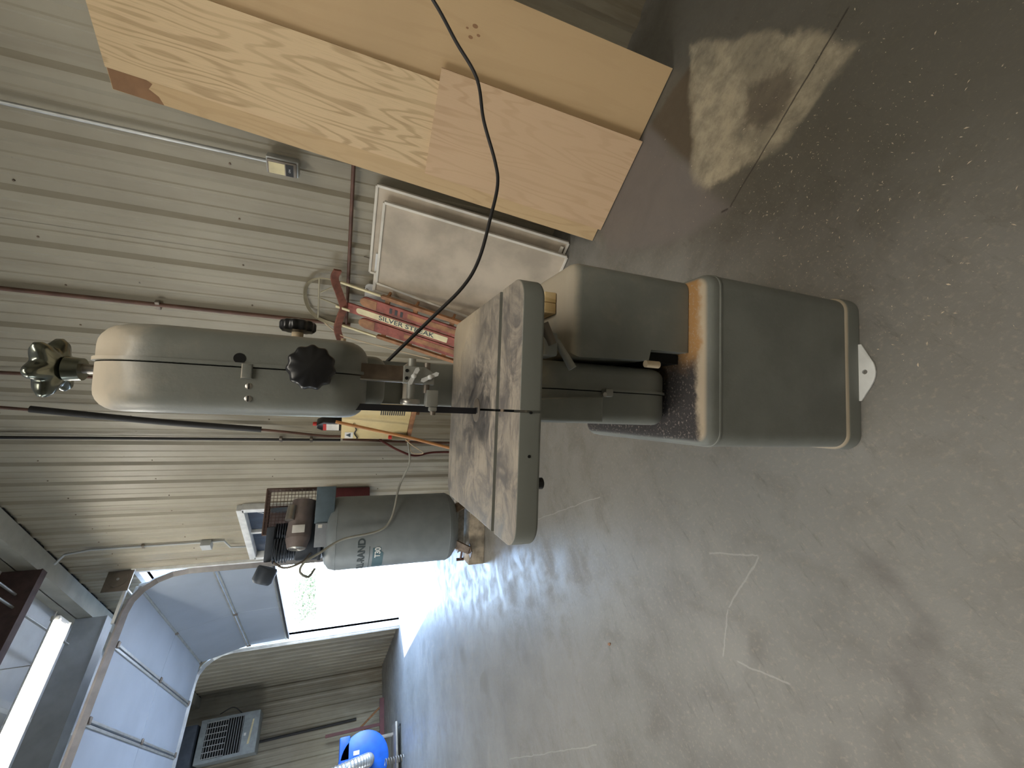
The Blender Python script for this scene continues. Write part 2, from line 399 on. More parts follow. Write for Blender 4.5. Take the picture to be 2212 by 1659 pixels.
    return q.out(col,q.ramp(n2,.3,.7,.36,.62),0,.5)
M_floor=floor_mat()

# ------------------------------------------------------------------ structure
WY=2.585; XL=-13.67; XR=2.6; YB=-6.4; ZC=4.27
box('floor',(XL-.05,XR+.2,YB-.2,WY+.12,-.12,0),M_floor)['kind']='structure'
def ribbed(name, u0, u1, z0, z1, phase, place, parent, mat=M_wall, sp=.305, cuts=()):
    """one profiled sheet; place(u, depth, z) -> point"""
    us=[]; k0=math.floor((u0-phase)/sp)-1
    for k in range(k0, math.ceil((u1-phase)/sp)+2):
        c=phase+k*sp
        us+=[(c-.046,0),(c-.02,.02),(c+.02,.02),(c+.046,0),(c+.095,0),(c+.103,.004),(c+.117,.004),(c+.125,0),(c+.185,0),(c+.193,.004),(c+.207,.004),(c+.215,0)]
    us=[(u,d) for u,d in us if u0<u<u1]
    d0=0; us=[(u0,0)]+us+[(u1,0)]
    bm=bmesh.new()
    A=[bm.verts.new(place(u,d,z0)) for u,d in us]; B=[bm.verts.new(place(u,d,z1)) for u,d in us]
    for i in range(len(us)-1): bm.faces.new((A[i],A[i+1],B[i+1],B[i]))
    o=finish(name,bm,mat,parent,angle=20)
    return o
DX0,DX1,DZ=-9.93,-6.12,3.46      # door opening
WX0,WX1,WZ0,WZ1=-5.95,-4.74,1.35,2.24
wb=empty('wall_back',(0,0,0),kind='structure')
pw=.915
edges=[-.87+.1525]
while edges[-1]<XR: edges.append(edges[-1]+pw)
edges=[edges[0]-pw*k for k in range(18,0,-1)]+edges
spans=sorted(set([XL]+[e for e in edges if XL<e<XR]+[XR,DX0,DX1,WX0,WX1]))
for a,b in zip(spans,spans[1:]):
    m=(a+b)/2
    z=[(0,4.06)]
    if DX0<m<DX1: z=[(DZ,4.06)]
    if WX0<m<WX1: z=[(0,WZ0),(WZ1,4.06)]
    for z0,z1 in z:
        off=.0015*(spans.index(a)%2)
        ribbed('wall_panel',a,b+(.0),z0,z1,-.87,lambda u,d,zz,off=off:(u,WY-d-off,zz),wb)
# outer skin so no light leaks
boxes('outer_sheet',[(XL,DX0,WY+.06,WY+.1,0,4.5),(DX1,WX0,WY+.06,WY+.1,0,4.5),(WX1,XR,WY+.06,WY+.1,0,4.5),(DX0,DX1,WY+.06,WY+.1,DZ,4.5),(WX0,WX1,WY+.06,WY+.1,0,WZ0),(WX0,WX1,WY+.06,WY+.1,WZ1,4.5)],M_strut,wb)
# panel screws
bm=bmesh.new()
for k in range(-3,22):
    x=-.87-.305*k
    if x>XR or x<XL: continue
    for zz in (.9,1.9,2.85,3.6):
        if DX0<x<DX1 or (WX0<x<WX1 and WZ0<zz<WZ1): continue
        a_cyl(bm,(x+.07,WY-.0,zz+.02*math.sin(k*3)),(x+.07,WY-.006,zz+.02*math.sin(k*3)),.006,.005,6)
tag(finish('screw_heads',bm,M_post,wb),kind='stuff')
wl=empty('wall_left',(0,0,0),kind='structure')
y=WY
while y>YB:
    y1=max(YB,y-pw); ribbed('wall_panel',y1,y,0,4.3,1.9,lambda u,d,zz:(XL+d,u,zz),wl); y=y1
box('wall_right',(XR,XR+.1,YB,WY+.1,0,4.4),M_wall)['kind']='structure'
box('wall_front',(XL,XR,YB-.1,YB,0,4.4),M_wall)['kind']='structure'
# ceiling: white faced insulation in strips between purlins
ce=empty('ceiling',(0,0,0),kind='structure')
ys=[WY+.1,1.45,.2,-1.1,-2.5,-4.2,YB-.1]
for a,b in zip(ys,ys[1:]):
    bm=bmesh.new(); n=10
    V=[[bm.verts.new((x,b+(a-b)*i/n,ZC+.10*math.sin(math.pi*i/n)*-.35+.05)) for i in range(n+1)] for x in [XL-.05+(XR+.1-XL)*j/24 for j in range(25)]]
    for p,q in zip(V,V[1:]):
        for i in range(n): bm.faces.new((p[i],p[i+1],q[i+1],q[i]))
    finish('insulation_blanket',bm,M_vinyl,ce)
box('roof_sheet',(XL-.1,XR+.2,YB-.2,WY+.2,ZC+.25,ZC+.3),M_strut,ce)
for yy in ys[1:-1]: box('purlin',(XL,XR,yy-.03,yy+.03,ZC-.03,ZC+.12),M_vinyl,ce)
# eave strut along the wall
bm=bmesh.new()
a_box(bm,XL,XR,2.37,2.552,4.04,4.052); a_box(bm,XL,XR,2.37,2.382,4.052,ZC+.08); a_box(bm,XL,XR,2.37,2.50,4.19,4.2)
finish('trim_1',bm,M_strut)['kind']='structure'
box('eave_gap_shade',(XL,XR,2.553,2.68,4.058,4.2),M_black)['kind']='structure'  # black filler painting the shade in the gap above the wall sheets
# rafters
def rafter(name,x,z0,z1,mat,fw=.075):
    bm=bmesh.new()
    a_box(bm,x-.012,x,YB,2.366,z0,z1); a_box(bm,x-.012-fw,x+.012,YB,2.366,z0-.012,z0)
    return finish(name,bm,mat)
tag(rafter('roof_beam',-5.44,4.0,4.30,M_beam),kind='structure')
tag(rafter('roof_beam',-6.95,3.90,4.20,M_greybeam,.2),kind='structure')  # pale grey puts the glare into this beam's colour
for i,(y,z) in enumerate(((2.13,4.09),(2.02,4.07))):
    tag(cyl('conduit_pipe',(XR-.1,y,z),(-5.42-1.3*i,y,z),.011,M_galv), ['thin grey pipe under the roof running into the dark red beam, nearer the wall','thin grey pipe under the roof crossing the dark red beam, farther from the wall'][i],'pipe','pipes under the roof')

# ------------------------------------------------------------------ sectional door, window
dr=empty('door_1',(0,0,0),kind='structure')
DL,DRr=-9.9,-6.20; XM=(DL+DRr)/2
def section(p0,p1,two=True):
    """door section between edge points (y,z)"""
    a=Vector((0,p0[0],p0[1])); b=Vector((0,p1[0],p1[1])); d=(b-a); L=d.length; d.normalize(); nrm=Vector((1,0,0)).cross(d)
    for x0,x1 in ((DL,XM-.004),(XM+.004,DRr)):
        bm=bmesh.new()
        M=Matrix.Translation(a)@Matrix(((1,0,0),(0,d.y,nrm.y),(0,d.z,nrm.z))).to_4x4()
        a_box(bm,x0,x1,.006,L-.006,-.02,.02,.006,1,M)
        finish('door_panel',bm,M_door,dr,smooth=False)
    bm=bmesh.new(); a_box(bm,DL,DRr,L-.03,L-.008,.02,.034,0,1,M); a_box(bm,DL,DRr,.012,.035,.02,.034,0,1,M)
    finish('section_rail',bm,M_galv,dr,smooth=False)
    for x in (DL+.05,XM,DRr-.05):
        bm=bmesh.new(); a_box(bm,x-.03,x+.03,L-.045,L+.02,.034,.05,.006,1,M); finish('hinge',bm,M_dsteel,dr)
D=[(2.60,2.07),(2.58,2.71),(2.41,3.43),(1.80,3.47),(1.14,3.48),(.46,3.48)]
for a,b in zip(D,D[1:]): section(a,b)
box('bottom_seal',(DL,DRr,2.57,2.63,2.045,2.07),M_hose,dr)
prof=[(-.022,-.012),(-.022,.012),(-.016,.012),(-.016,-.006),(.016,-.006),(.016,.012),(.022,.012),(.022,-.012)]
for x in (DRr+.045,DL-.045):
    pts=[(x,2.52,0),(x,2.52,1.5),(x,2.52,2.75)]+[(x,2.52-.42*(1-math.cos(t)),2.95+.50*math.sin(t)) for t in [R(a) for a in (0,18,36,54,72,90)]]+[(x,1.2,3.46),(x,-.9,3.48)]
    bm=bmesh.new(); a_tube(bm,pts,.02,sm=False,prof=[(a*1.5,b*1.7) for a,b in prof]); finish('door_track',bm,simple('track_steel',(.17,.16,.155),.5,.3) if x>DL else M_galv,dr,smooth=False)
    box('track_brace',(x-.02,x+.02,2.0,2.56,3.50,3.53),M_greybeam,dr)
    lathe('cable_drum',[(.03,-.05),(.085,-.05),(.085,-.035),(.06,-.03),(.06,.03),(.085,.035),(.085,.05),(.03,.05)],(x+.02,2.46,3.60),M_dsteel,dr,axis='x')
cyl('torsion_shaft',(DL-.1,2.46,3.60),(DRr+.12,2.46,3.60),.014,M_galv,dr)
box('drum_plate',(DRr+.09,DRr+.10,2.33,2.56,3.48,3.72),M_dsteel,dr)
# jamb reveals
tag(boxes('trim_3',[(DX0-.04,DX0,2.50,2.72,0,DZ),(DX1,DX1+.04,2.53,2.72,0,DZ),(DX0-.04,DX1+.04,2.56,2.72,DZ,DZ+.05)],M_white),kind='structure')
wn=empty('window_1',(0,0,0),kind='structure')
boxes('window_frame',[(WX0-.03,WX1+.03,2.515,2.64,WZ1-.02,WZ1+.05),(WX0-.03,WX1+.03,2.515,2.64,WZ0-.05,WZ0+.02),(WX1-.02,WX1+.05,2.515,2.64,WZ0,WZ1),(WX0-.05,WX0+.02,2.515,2.64,WZ0,WZ1),((WX0+WX1)/2-.02,(WX0+WX1)/2+.02,2.56,2.62,WZ0,WZ1)],M_white,wn,bev=.004)
box('window_pane',(WX0,(WX0+WX1)/2-.02,2.60,2.608,WZ0,WZ1),M_glass,wn)
box('window_pane',((WX0+WX1)/2+.02,WX1,2.60,2.608,WZ0,WZ1),M_glass,wn)
tube('window_handle',[(WX1-.10,2.58,2.16),(WX1-.20,2.575,2.0),(WX1-.06,2.575,1.98)],.006,M_white,wn,sm=False)

# outside
tag(box('yard',(-60,10,WY+.12,60,-.16,-.03),M_gravel),kind='structure')
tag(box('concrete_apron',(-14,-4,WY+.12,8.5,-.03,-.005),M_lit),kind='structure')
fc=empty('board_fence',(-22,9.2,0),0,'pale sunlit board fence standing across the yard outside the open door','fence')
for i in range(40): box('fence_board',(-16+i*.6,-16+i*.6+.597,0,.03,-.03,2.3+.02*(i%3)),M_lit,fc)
box('fence_rail',(-16,8,.03,.07,1.6,1.7),M_lit,fc)
def tree(name,x,y,h,r,label):
    t=empty(name,(x,y,-.03),0,label,'tree','trees beyond the fence')
    bm=bmesh.new(); a_cyl(bm,(0,0,0),(0,0,h*.6),.14,.07,8)
    for k in range(6):
        a=k*1.05; a_cyl(bm,(0,0,h*.35+.1*k),(math.cos(a)*r*.6,math.sin(a)*r*.6,h*.6+.1*k),.05,.02,6)
    finish('trunk',bm,M_bark,t)
    bm=bmesh.new()
    for k in range(900):
        u=random.random()*2*math.pi; cth=random.uniform(-1,1); rr=r*random.random()**.4; s=math.sqrt(1-cth*cth)
        p=Vector((rr*s*math.cos(u),rr*s*math.sin(u),h*.7+rr*cth*.9)); q=Matrix.Rotation(random.random()*6,3,Vector((random.random(),random.random(),random.random()+.1)).normalized())
        vs=[bm.verts.new(p+q@Vector(c)) for c in ((-.12,0,0),(0,-.06,.02),(.12,0,0),(0,.06,.02))]; bm.faces.new(vs)
    tag(finish('foliage',bm,M_leaf,t,smooth=False),kind='stuff')
tree('tree',-35.5,11.2,4.6,1.3,'leafy tree seen high through the open door beyond the fence, nearer the jamb')
tree('tree',-33,11.6,4.3,1.2,'smaller leafy tree beyond the fence beside the tree nearest the jamb')

# ------------------------------------------------------------------ band saw (local axes: x to the right of the picture, y away)
AN=R(49.5); OX,OY=.135,.94
LX=Vector((math.cos(AN),math.sin(AN),0)); LY=Vector((-math.sin(AN),math.cos(AN),0))
saw=empty('band_saw',LX*OX+LY*OY,AN,'grey green floor standing band saw with dusty square table and black knobs','band saw')
SP=Vector((-OX,-OY,0))
def S(o): o.location=SP; return o
# stand
S(puff('stand','z',(-.062,.333,.690,1.20),.036,.045,.52,0,.026,M_base,saw))
S(puff('stand_flange','z',(-.068,.339,.684,1.206),.042,.002,.052,0,.010,M_flange,saw))
# lip line just below the top of the stand
S(puff('stand_lip','z',(-.0635,.3345,.6885,1.2015),.037,.480,.488,.0025,.0025,simple('plain_enamel',ENAMEL,.45),saw))
tab=prism('floor_bracket',[(.060,.695),(.211,.695),(.211,.678),(.178,.661),(.160,.651),(.148,.6475),(.136,.6465),(.124,.6475),(.112,.651),(.095,.660),(.062,.679)],'z',.001,.007,M_white,saw,bev=.0015)
tag(tab,'white steel floor bracket with one hole')
cu=cyl('cut',(.137,.670,-.01),(.137,.670,.02),.006,M_black,saw); S(tab); S(cu); boolean(tab,[cu])
# motor cover with a notched lower corner
mc=[(.325,.522),(.152,.522),(.150,.628),(.126,.634),(.119,.80),(.119,.835),(.325,.835)]
bm=bmesh.new(); a_prism(bm,mc,'y',.748,1.17)
es=[e for e in bm.edges if (min(v.co.z for v in e.verts)>.83) or (min(v.co.x for v in e.verts)>.32 and abs(e.verts[0].co.y-e.verts[1].co.y)<.01) ]
bmesh.ops.bevel(bm,geom=es,offset=.028,segments=5,profile=.5,affect='EDGES')
S(finish('motor_cover',bm,painted('motor_cover_enamel',ENAMEL,(.47,.41,.32),.95),saw))
S(boxes('motor_cover_inside',[(.128,.15,.78,1.1,.522,.63)],M_black,saw))
S(cyl('foot_screw',(.118,.752,.604),(.118,.752,.640),.008,M_cream,saw))
# lower wheel guard
def guard(n1,n2,y0,y1,z0,z1,r,xs=.054,x0=-.019,x1=.116,m=M_saw,rb=.024):
    S(puff(n1,'x',(y0,y1,z0,z1),r,xs+.001,x1,0,rb,m,saw)); S(puff(n2,'x',(y0,y1,z0,z1),r,x0,xs-.001,rb,0,m,saw))
    bm=bmesh.new(); a_prism(bm,rrect(y0-.0035,y1,z0-.003,z1+.003,r,10),'x',xs+.0015,xs+.007,.0015,1,'both'); S(finish('seam_rim',bm,m,saw))
guard('lower_wheel_housing','lower_wheel_cover',.778,1.19,.522,.93,.085,xs=.052,x1=.114)
guard('upper_wheel_housing','upper_wheel_cover',.776,1.21,1.220,1.636,[.12,.12,.06,.06],xs=.056,x0=-.021,x1=.118,rb=.034)
S(puff('frame_arm','x',(.86,1.22,1.183,1.26),.03,-.002,.102,.024,.024,M_saw,saw))
S(prism('frame_column',[(1.13,.90),(1.24,.90),(1.24,1.26),(1.10,1.26),(1.13,1.2)],'x',.010,.120,M_saw,saw,bev=.014))
S(prism('column_cover',[(1.03,.93),(1.13,.93),(1.13,1.12),(1.03,1.12)],'x',.008,.115,M_saw,saw,bev=.006))
# blade shield under the table
S(prism('blade_shield',[(-.016,.93),(-.016,.752),(.040,.752),(.030,.93)],'y',.742,.776,M_saw,saw,bev=.008))
S(box('shield_catch',(.040,.058,.757,.777,.718,.738),M_cast,saw,bev=.004))
S(cyl('catch_pin',(.044,.76,.745),(.044,.75,.745),.005,M_steel,saw))
# table
tb=puff('table_top','z',(-.205,.213,.580,1.030),.036,.972,1.010,.006,.0018,M_top,saw)
c1=box('cut1',(-.3,.3,.6745,.690,1.0,1.03),M_post,saw); c2=box('cut2',(-.0035,.0005,.5,.80,.9,1.1),M_post,saw,M=Matrix.Rotation(R(-.3),4,'Z'))
c3=lathe('cut3',[(.024,.95),(.024,1.0085)],(0,.805,0),M_post,saw); c3.data.transform(Matrix.Identity(4))
for o in (tb,c1,c2): S(o)
S(c3); c3.data.materials.clear(); bpy.data.objects.remove(c3)
boolean(tb,[c1,c2])
S(box('miter_slot',(-.2045,.2125,.6748,.6897,.9995,1.0012),M_post,saw))
S(lathe('throat_plate',[(.0235,0),(.0235,.0012),(.0225,.0016),(.001,.0016)],(.001,.806,1.0098),M_dsteel,saw))
S(box('blade_gap',(-.0045,.0065,.795,.812,1.0108,1.0117),M_black,saw))
S(cyl('levelling_pin',(0,.5815,.992),(0,.577,.992),.0022,M_black,saw))
S(cyl('screw_hole',(-.066,.5805,.992),(-.066,.5792,.992),.0024,M_black,saw))
S(lathe('under_knob',[(.006,0),(.009,-.003),(.009,-.012),(.004,-.015)],(-.110,.60,.972),M_dark,saw))
# trunnion and lock lever
S(prism('trunnion',[(.03,.93),(.03,.972),(.16,.972),(.14,.93)],'y',.72,.98,M_saw,saw,bev=.006))
S(cyl('lock_bolt',(.175,.73,.905),(.135,.73,.885),.011,M_dsteel,saw))
S(box('lock_clamp',(.112,.160,.725,.775,.872,.905),M_saw,saw,bev=.006))
S(cyl('lock_handle',(.146,.735,.872),(.090,.72,.842),.006,M_cast,saw,r1=.0085))
# blade
S(box('saw_blade',(-.0065,.0055,.8035,.8050,.93,1.24),M_blade,saw))
# guide post and guides
S(box('guide_post',(.051,.079,.800,.822,1.150,1.26),M_post,saw,bev=.001))
S(box('post_edge',(.0485,.051,.799,.823,1.10,1.235),M_steel,saw))
S(prism('guide_bracket',[(.047,1.158),(.079,1.158),(.079,1.118),(.068,1.100),(.046,1.100)],'y',.792,.812,M_cast,saw,bev=.002))
for x in (.056,.070): S(cyl('bracket_hole',(x,.7915,1.152),(x,.7905,1.152),.0032,M_black,saw))
S(cyl('upper_guide_pin',(.094,.803,1.142),(.014,.803,1.142),.0075,M_cast,saw))
S(lathe('thrust_bearing',[(.004,-.005),(.0165,-.005),(.018,-.003),(.018,.003),(.0165,.005),(.004,.005)],(.0125,.803,1.142),M_steel,saw,axis='x'))
S(cyl('lower_guide_pin',(.088,.803,1.113),(.03,.803,1.113),.006,M_dsteel,saw))
gb=boxes('guide_block',[(.004,.036,.788,.815,1.092,1.114),(-.004,.004,.785,.801,1.094,1.108)],M_cast,saw,bev=.002); S(gb)
S(cyl('guide_screw',(-.004,.79,1.101),(-.011,.79,1.101),.0055,M_dsteel,saw))
for z,rt in ((1.140,25),(1.110,62)):
    bm=bmesh.new()
    for s in (-1,1):
        a_prism(bm,[(0,-.002),(.004,-.0035),(.015,-.004),(.019,0),(.015,.004),(.004,.0035),(0,.002)],'y',-.0015,.0015)
        for v in bm.verts: v.co.x*=-1
    a_lathe(bm,[(.002,-.006),(.0045,-.004),(.0045,.004),(.003,.005)],(0,0,0),'y',12)
    S(finish('wing_nut',bm,M_white,saw)); o=bpy.context.scene.objects[-1] if False else [c for c in saw.children if c.name.startswith('wing_nut')][-1]
    o.location=SP+Vector((.060,.786,z)); o.rotation_euler=(0,R(rt),0)
# knobs
def lobed(n,R0,amp,rings,seg=96):
    bm=bmesh.new(); prev=None
    for (k,h) in rings:
        ring=[bm.verts.new(((R0*k)*(1+amp*k*math.cos(n*2*math.pi*i/seg))*math.cos(2*math.pi*i/seg),(R0*k)*(1+amp*k*math.cos(n*2*math.pi*i/seg))*math.sin(2*math.pi*i/seg),h)) for i in range(seg)]
        if prev:
            for i in range(seg): bm.faces.new((prev[i],prev[(i+1)%seg],ring[(i+1)%seg],ring[i]))
        else: bm.faces.new(ring)
        prev=ring
    bm.faces.new(prev); return bm
rk=[(.3,0),(.9,.002),(1,.006),(1,.018),(.95,.022),(.86,.024),(.5,.027),(.05,.030)]
o=finish('front_knob',lobed(11,.0355,.045,rk),M_dark,saw); o.location=SP+Vector((.0605,.757,1.309)); o.rotation_euler=(R(90),0,0)
tag(o,'black fluted front knob'); S(cyl('knob_shaft',(.0605,.779,1.309),(.0605,.755,1.309),.010,M_steel,saw))
o=finish('side_knob',lobed(11,.033,.05,rk),M_dark,saw); o.location=SP+Vector((.149,.965,1.357)); o.rotation_euler=(0,R(90),0)
tag(o,'black fluted side knob')
S(lathe('side_knob_nut',[(.020,0),(.020,.004),(.011,.008),(.011,.035),(.004,.036)],(.115,.965,1.357),M_cream,saw,axis='x',n=12))
S(lathe('side_bolt',[(.022,0),(.018,.006),(.012,.008),(.012,.02),(.006,.022),(.006,.03)],(.115,.965,1.268),M_cream,saw,axis='x',n=6))
S(lathe('side_cap',[(.016,0),(.014,.006),(.002,.008)],(.116,.90,1.545),M_cream,saw,axis='x',n=14))
S(lathe('front_hole',[(.0085,.001),(.0085,-.0006)],(.070,.776,1.416),M_black,saw,axis='y'))
S(prism('cover_clip',[(.038,1.396),(.062,1.396),(.062,1.412),(.038,1.412)],'y',.771,.7765,M_saw,saw,bev=.003))
for x in (.026,.006):
    S(lathe('cover_screw',[(.0055,0),(.0055,-.002),(.003,-.0035)],(x,.778,1.4),M_steel,saw,axis='y',n=14))
    reparent(S(box('screw_slot',(x-.0045,x+.0045,.7738,.7744,1.3992,1.4008),M_black,saw)),[c for c in saw.children if c.name.startswith('cover_screw')][-1])
# six-lobed handwheel on top, on its shaft
hw=empty('t')
bpy.data.objects.remove(hw)
hb=lobed(6,.042,.20,[(.25,.0),(.6,.004),(.88,.008),(1,.016),(.99,.024),(.85,.031),(.5,.034),(.05,.035)])
o=finish('tension_handwheel',hb,M_chrome,saw,angle=80); o.location=SP+Vector((.045,.90,1.683)); o.rotation_euler=(R(-6),R(3),R(14))
tag(o,'dull chrome six lobed handwheel')
S(lathe('handwheel_hub',[(.012,-.012),(.0185,-.012),(.0195,.0),(.021,.008),(.012,.012)],(.045,.902,1.675),M_chrome,saw))
S(cyl('tension_screw',(.047,.905,1.60),(.046,.903,1.668),.008,M_steel,saw))
# ------------------------------------------------------------------ power cord, wood block, scraps
cord=[(.75,2.30,4.1),(.42,2.10,2.6),(.13,1.86,1.62),(-.02,1.66,1.22),(-.102,1.568,1.098),(-.162,1.472,1.032),(-.215,1.385,.972),(-.288,1.298,.948),(-.357,1.208,.912),(-.399,1.16,.902),(-.466,1.099,.915),(-.554,1.022,.938),(-.62,.976,.975),(-.708,.93,1.053),(-.792,.885,1.130),(-.835,.868,1.165)]
tag(tube('power_cord',cord,.0048,M_hose,n=10),'long dark power cord hanging across the plywood boards to the band saw','cord')
def LG(x,y,z=0): return LX*x+LY*y+Vector((0,0,z))
wbk=empty('wood_block',LG(.243,.90,.837),AN,'small pale pine block lying on the motor cover beside the saw table','wood block')
M_pine=ply('pine',(.72,.55,.30),(.45,.30,.12),2.2,1.5,1.0)
box('pine_piece',(-.024,-.001,-.09,.09,0,.027),M_pine,wbk,bev=.0015)
box('pine_piece',(.000,.023,-.09,.09,0,.027),M_pine,wbk,bev=.0015)

# ------------------------------------------------------------------ plywood boards leaning on the wall
def board(x0,x1,yb,k,zt,th,mat,label,x0t=None,x1t=None,stain=False):
    """front face on plane y = yb + k z"""
    L=zt*math.sqrt(1+k*k); ang=math.atan(k)
    bm=bmesh.new(); x0t=x0 if x0t is None else x0t; x1t=x1 if x1t is None else x1t
    a_prism(bm,[(x0,0),(x1,0),(x1t,L),(x0t,L)],'y',0,th)
    o=finish('plywood_board',bm,mat,smooth=False); o.location=(0,yb,.002+th*math.sin(ang)); o.rotation_euler=(-ang,0,0)
    return tag(o,label,'plywood board','plywood boards leaning on the wall')
kk=.203
board(-.435,-.052,2.066,kk,2.33,.012,M_ply[0],'plain plywood board farthest right of the leaning stack, with a dark smudge')
board(-.883,-.44,2.062,kk,2.298,.011,M_ply[1],'plywood board showing as a narrow strip at the left rear, its top corner stained brown',x0t=-.862)
board(-.786,-.385,2.044,kk,2.295,.012,M_ply[2],'long plywood board with strong wavy oak grain, in the middle of the stack',x0t=-.774,x1t=-.42)
board(-.800,-.342,2.030,kk,.957,.012,M_ply[3],'short pinkish plywood board standing at the front of the stack',x0t=-.792,x1t=-.348)
# brown stain on the top corner of the rear board, dark smudge on the right board
def decal(parent, pts, y, mat, name):
    bm=bmesh.new(); a_prism(bm,pts,'y',y-.0006,y); o=finish(name,bm,mat,smooth=False); o.parent=parent; return o
bs=[o for o in bpy.data.objects if o.name.startswith('plywood_board')]
Lz=2.298*math.sqrt(1+kk*kk)
decal(bs[1],[(-.8605,Lz-.002),(-.75,Lz-.002),(-.75,Lz-.12),(-.775,Lz-.135),(-.79,Lz-.17),(-.815,Lz-.15),(-.835,Lz-.185),(-.864,Lz-.20)],0,M_plydark,'brown_stain')
for a,b,c in ((-.175,.865,.012),(-.20,.845,.008),(-.215,.875,.010),(-.19,.895,.006)):
    decal(bs[0],[(a+c*math.cos(t)*.6,b+c*math.sin(t)) for t in [R(i*36) for i in range(10)]],0,M_plydark,'smudge')

# ------------------------------------------------------------------ framed panels leaning on the wall
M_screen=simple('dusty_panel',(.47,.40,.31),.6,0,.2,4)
M_alu=simple('painted_alu_frame',(.66,.62,.54),.5,0,.1)
def framed(name,x0,x1,x0t,x1t,yb,k,zt,label,fw=.016):
    ang=math.atan(k); L=zt*math.sqrt(1+k*k)
    e=empty(name,(0,yb,.003),0,label,'framed panel','framed panels leaning on the wall'); e.rotation_euler=(-ang,0,0)
    def ln(a,b,n):
        a=Vector((a[0],0,a[1])); b=Vector((b[0],0,b[1])); d=(b-a).normalized(); s=Vector((0,1,0)).cross(d)*fw/2
        bm=bmesh.new(); vs=[]
        for p in (a-s,a+s,b+s,b-s): vs.append((p.x,p.z))
        a_prism(bm,vs,'y',-.012,.012,.003,2); finish('frame_bar',bm,M_alu,e)
    c=[(x0,.008),(x1,.008),(x1t,L),(x0t,L)]
    for i in range(4): ln(c[i],c[(i+1)%4],i)
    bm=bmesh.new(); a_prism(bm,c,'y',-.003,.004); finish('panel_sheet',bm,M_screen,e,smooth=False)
    return e
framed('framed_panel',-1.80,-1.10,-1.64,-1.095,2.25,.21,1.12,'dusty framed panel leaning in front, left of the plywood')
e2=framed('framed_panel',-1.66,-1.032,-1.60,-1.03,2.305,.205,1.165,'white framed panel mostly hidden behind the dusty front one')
box('frame_cleat',(-1.12,-1.06,-.02,-.012,.03,.05),M_alu,e2); 
box('frame_cleat',(-1.60,-1.45,-.02,.0,1.13,1.16),M_white,e2,bev=.003)
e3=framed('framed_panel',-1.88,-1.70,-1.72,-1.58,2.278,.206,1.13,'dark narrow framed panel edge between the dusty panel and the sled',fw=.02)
# ------------------------------------------------------------------ sled
sk=.375; sang=math.atan(sk); sec=math.sqrt(1+sk*sk)
sled=empty('snow_sled',(-1.86,2.0,.01),0,'old red wooden runner sled with SILVER STREAK lettering leaning on the wall','sled'); sled.rotation_euler=(-sang,0,0)
def sz(z): return z*sec
def plank(name,xa,xb,z0,z1,mat,y0=-.006,y1=.006,round_=.03,parent=sled):
    bm=bmesh.new(); a_prism(bm,rrect(xa,xb,sz(z0),sz(z1),[round_,round_,.005,.005],6),'y',y0,y1,.002,1); return finish(name,bm,mat,parent)
plank('center_slat',-.040,.034,.12,1.30,M_red,round_=.034)
plank('side_slat',-.135,-.052,.14,1.20,M_red,round_=.04)
plank('side_slat',.046,.125,.14,1.20,M_red,round_=.04)
for s in (-1,1):
    # bare wood rounded nose on each side slat, outer rail and runner
    prism('slat_nose',rrect(-.128 if s<0 else .052,-.058 if s<0 else .118,sz(1.10),sz(1.205),[.033,.033,.005,.005],6),'y',-.0085,-.005,M_wood,sled)
    plank('side_rail',s*.172-.013,s*.172+.013,.10,1.08,M_wood,-.012,.010,.012)
    plank('cream_rail_tip',s*.176-.007,s*.176+.007,1.08,1.335,M_creamp,-.010,.002,.006)
    plank('rail_line',s*.088-.020,s*.088+.020,.50,.9,M_wood,-.0075,-.0055,.0)
for z in (.18,.42,.62,.86,1.04):
    box('cross_bar',(-.178,.178,.008,.026,sz(z)-.016,sz(z)+.016),M_wood,sled,bev=.003)
    for s in (-1,1): box('runner_post',(s*.176-.010,s*.176+.010,-.0,.06,sz(z)-.008,sz(z)+.008),M_wood,sled,bev=.002)
plank('cream_stripe',-.026,.022,.62,1.225,M_creamp,-.0078,-.0058,.022)
me=text_mesh('SILVER STREAK',.052,.0004,offset=.0008)
me.transform(Matrix.Rotation(R(90),4,'X')); 
o=link('lettering',me,M_text,sled,smooth=False); o.rotation_euler=(0,R(90),0); o.location=(-.002,-.0083,sz(.895)); o.scale=(1.13,1,1)
for z in (1.0,.965,.93): box('dark_dash',(.062,.105,-.0075,-.0062,sz(z),sz(z)+.018),M_hose,sled)
bm=bmesh.new(); a_tube(bm,[(-.30,-.02,sz(1.315)),(-.2,-.024,sz(1.335)),(-.08,-.026,sz(1.315)),(0,-.026,sz(1.30)),(.09,-.026,sz(1.325)),(.2,-.026,sz(1.36)),(.27,-.02,sz(1.345))],.02,prof=[(-.008,-.024),(.008,-.024),(.008,.024),(-.008,.024)]); 
finish('steering_bar',bm,simple('red_brown_wood',(.20,.075,.05),.6,0,.3,18),sled,angle=50)
box('steering_strap',(-.009,.009,-.042,-.035,sz(1.255),sz(1.345)),M_creamp,sled,bev=.002)
M_loop=simple('old_steel_loop',(.36,.32,.22),.5,.3)
loop=[(-.185,.0,sz(1.30)),(-.192,-.005,sz(1.40)),(-.172,-.012,sz(1.475)),(-.11,-.02,sz(1.525)),(-.02,-.025,sz(1.545)),(.07,-.02,sz(1.535)),(.135,-.012,sz(1.49)),(.165,-.005,sz(1.42)),(.172,.0,sz(1.34)),(.176,.004,sz(1.2)),(.176,.01,sz(.9))]
bm=bmesh.new(); a_tube(bm,loop,.006,prof=[(-.011,-.003),(-.011,.003),(.011,.003),(.011,-.003)]); finish('bumper_loop',bm,M_loop,sled)
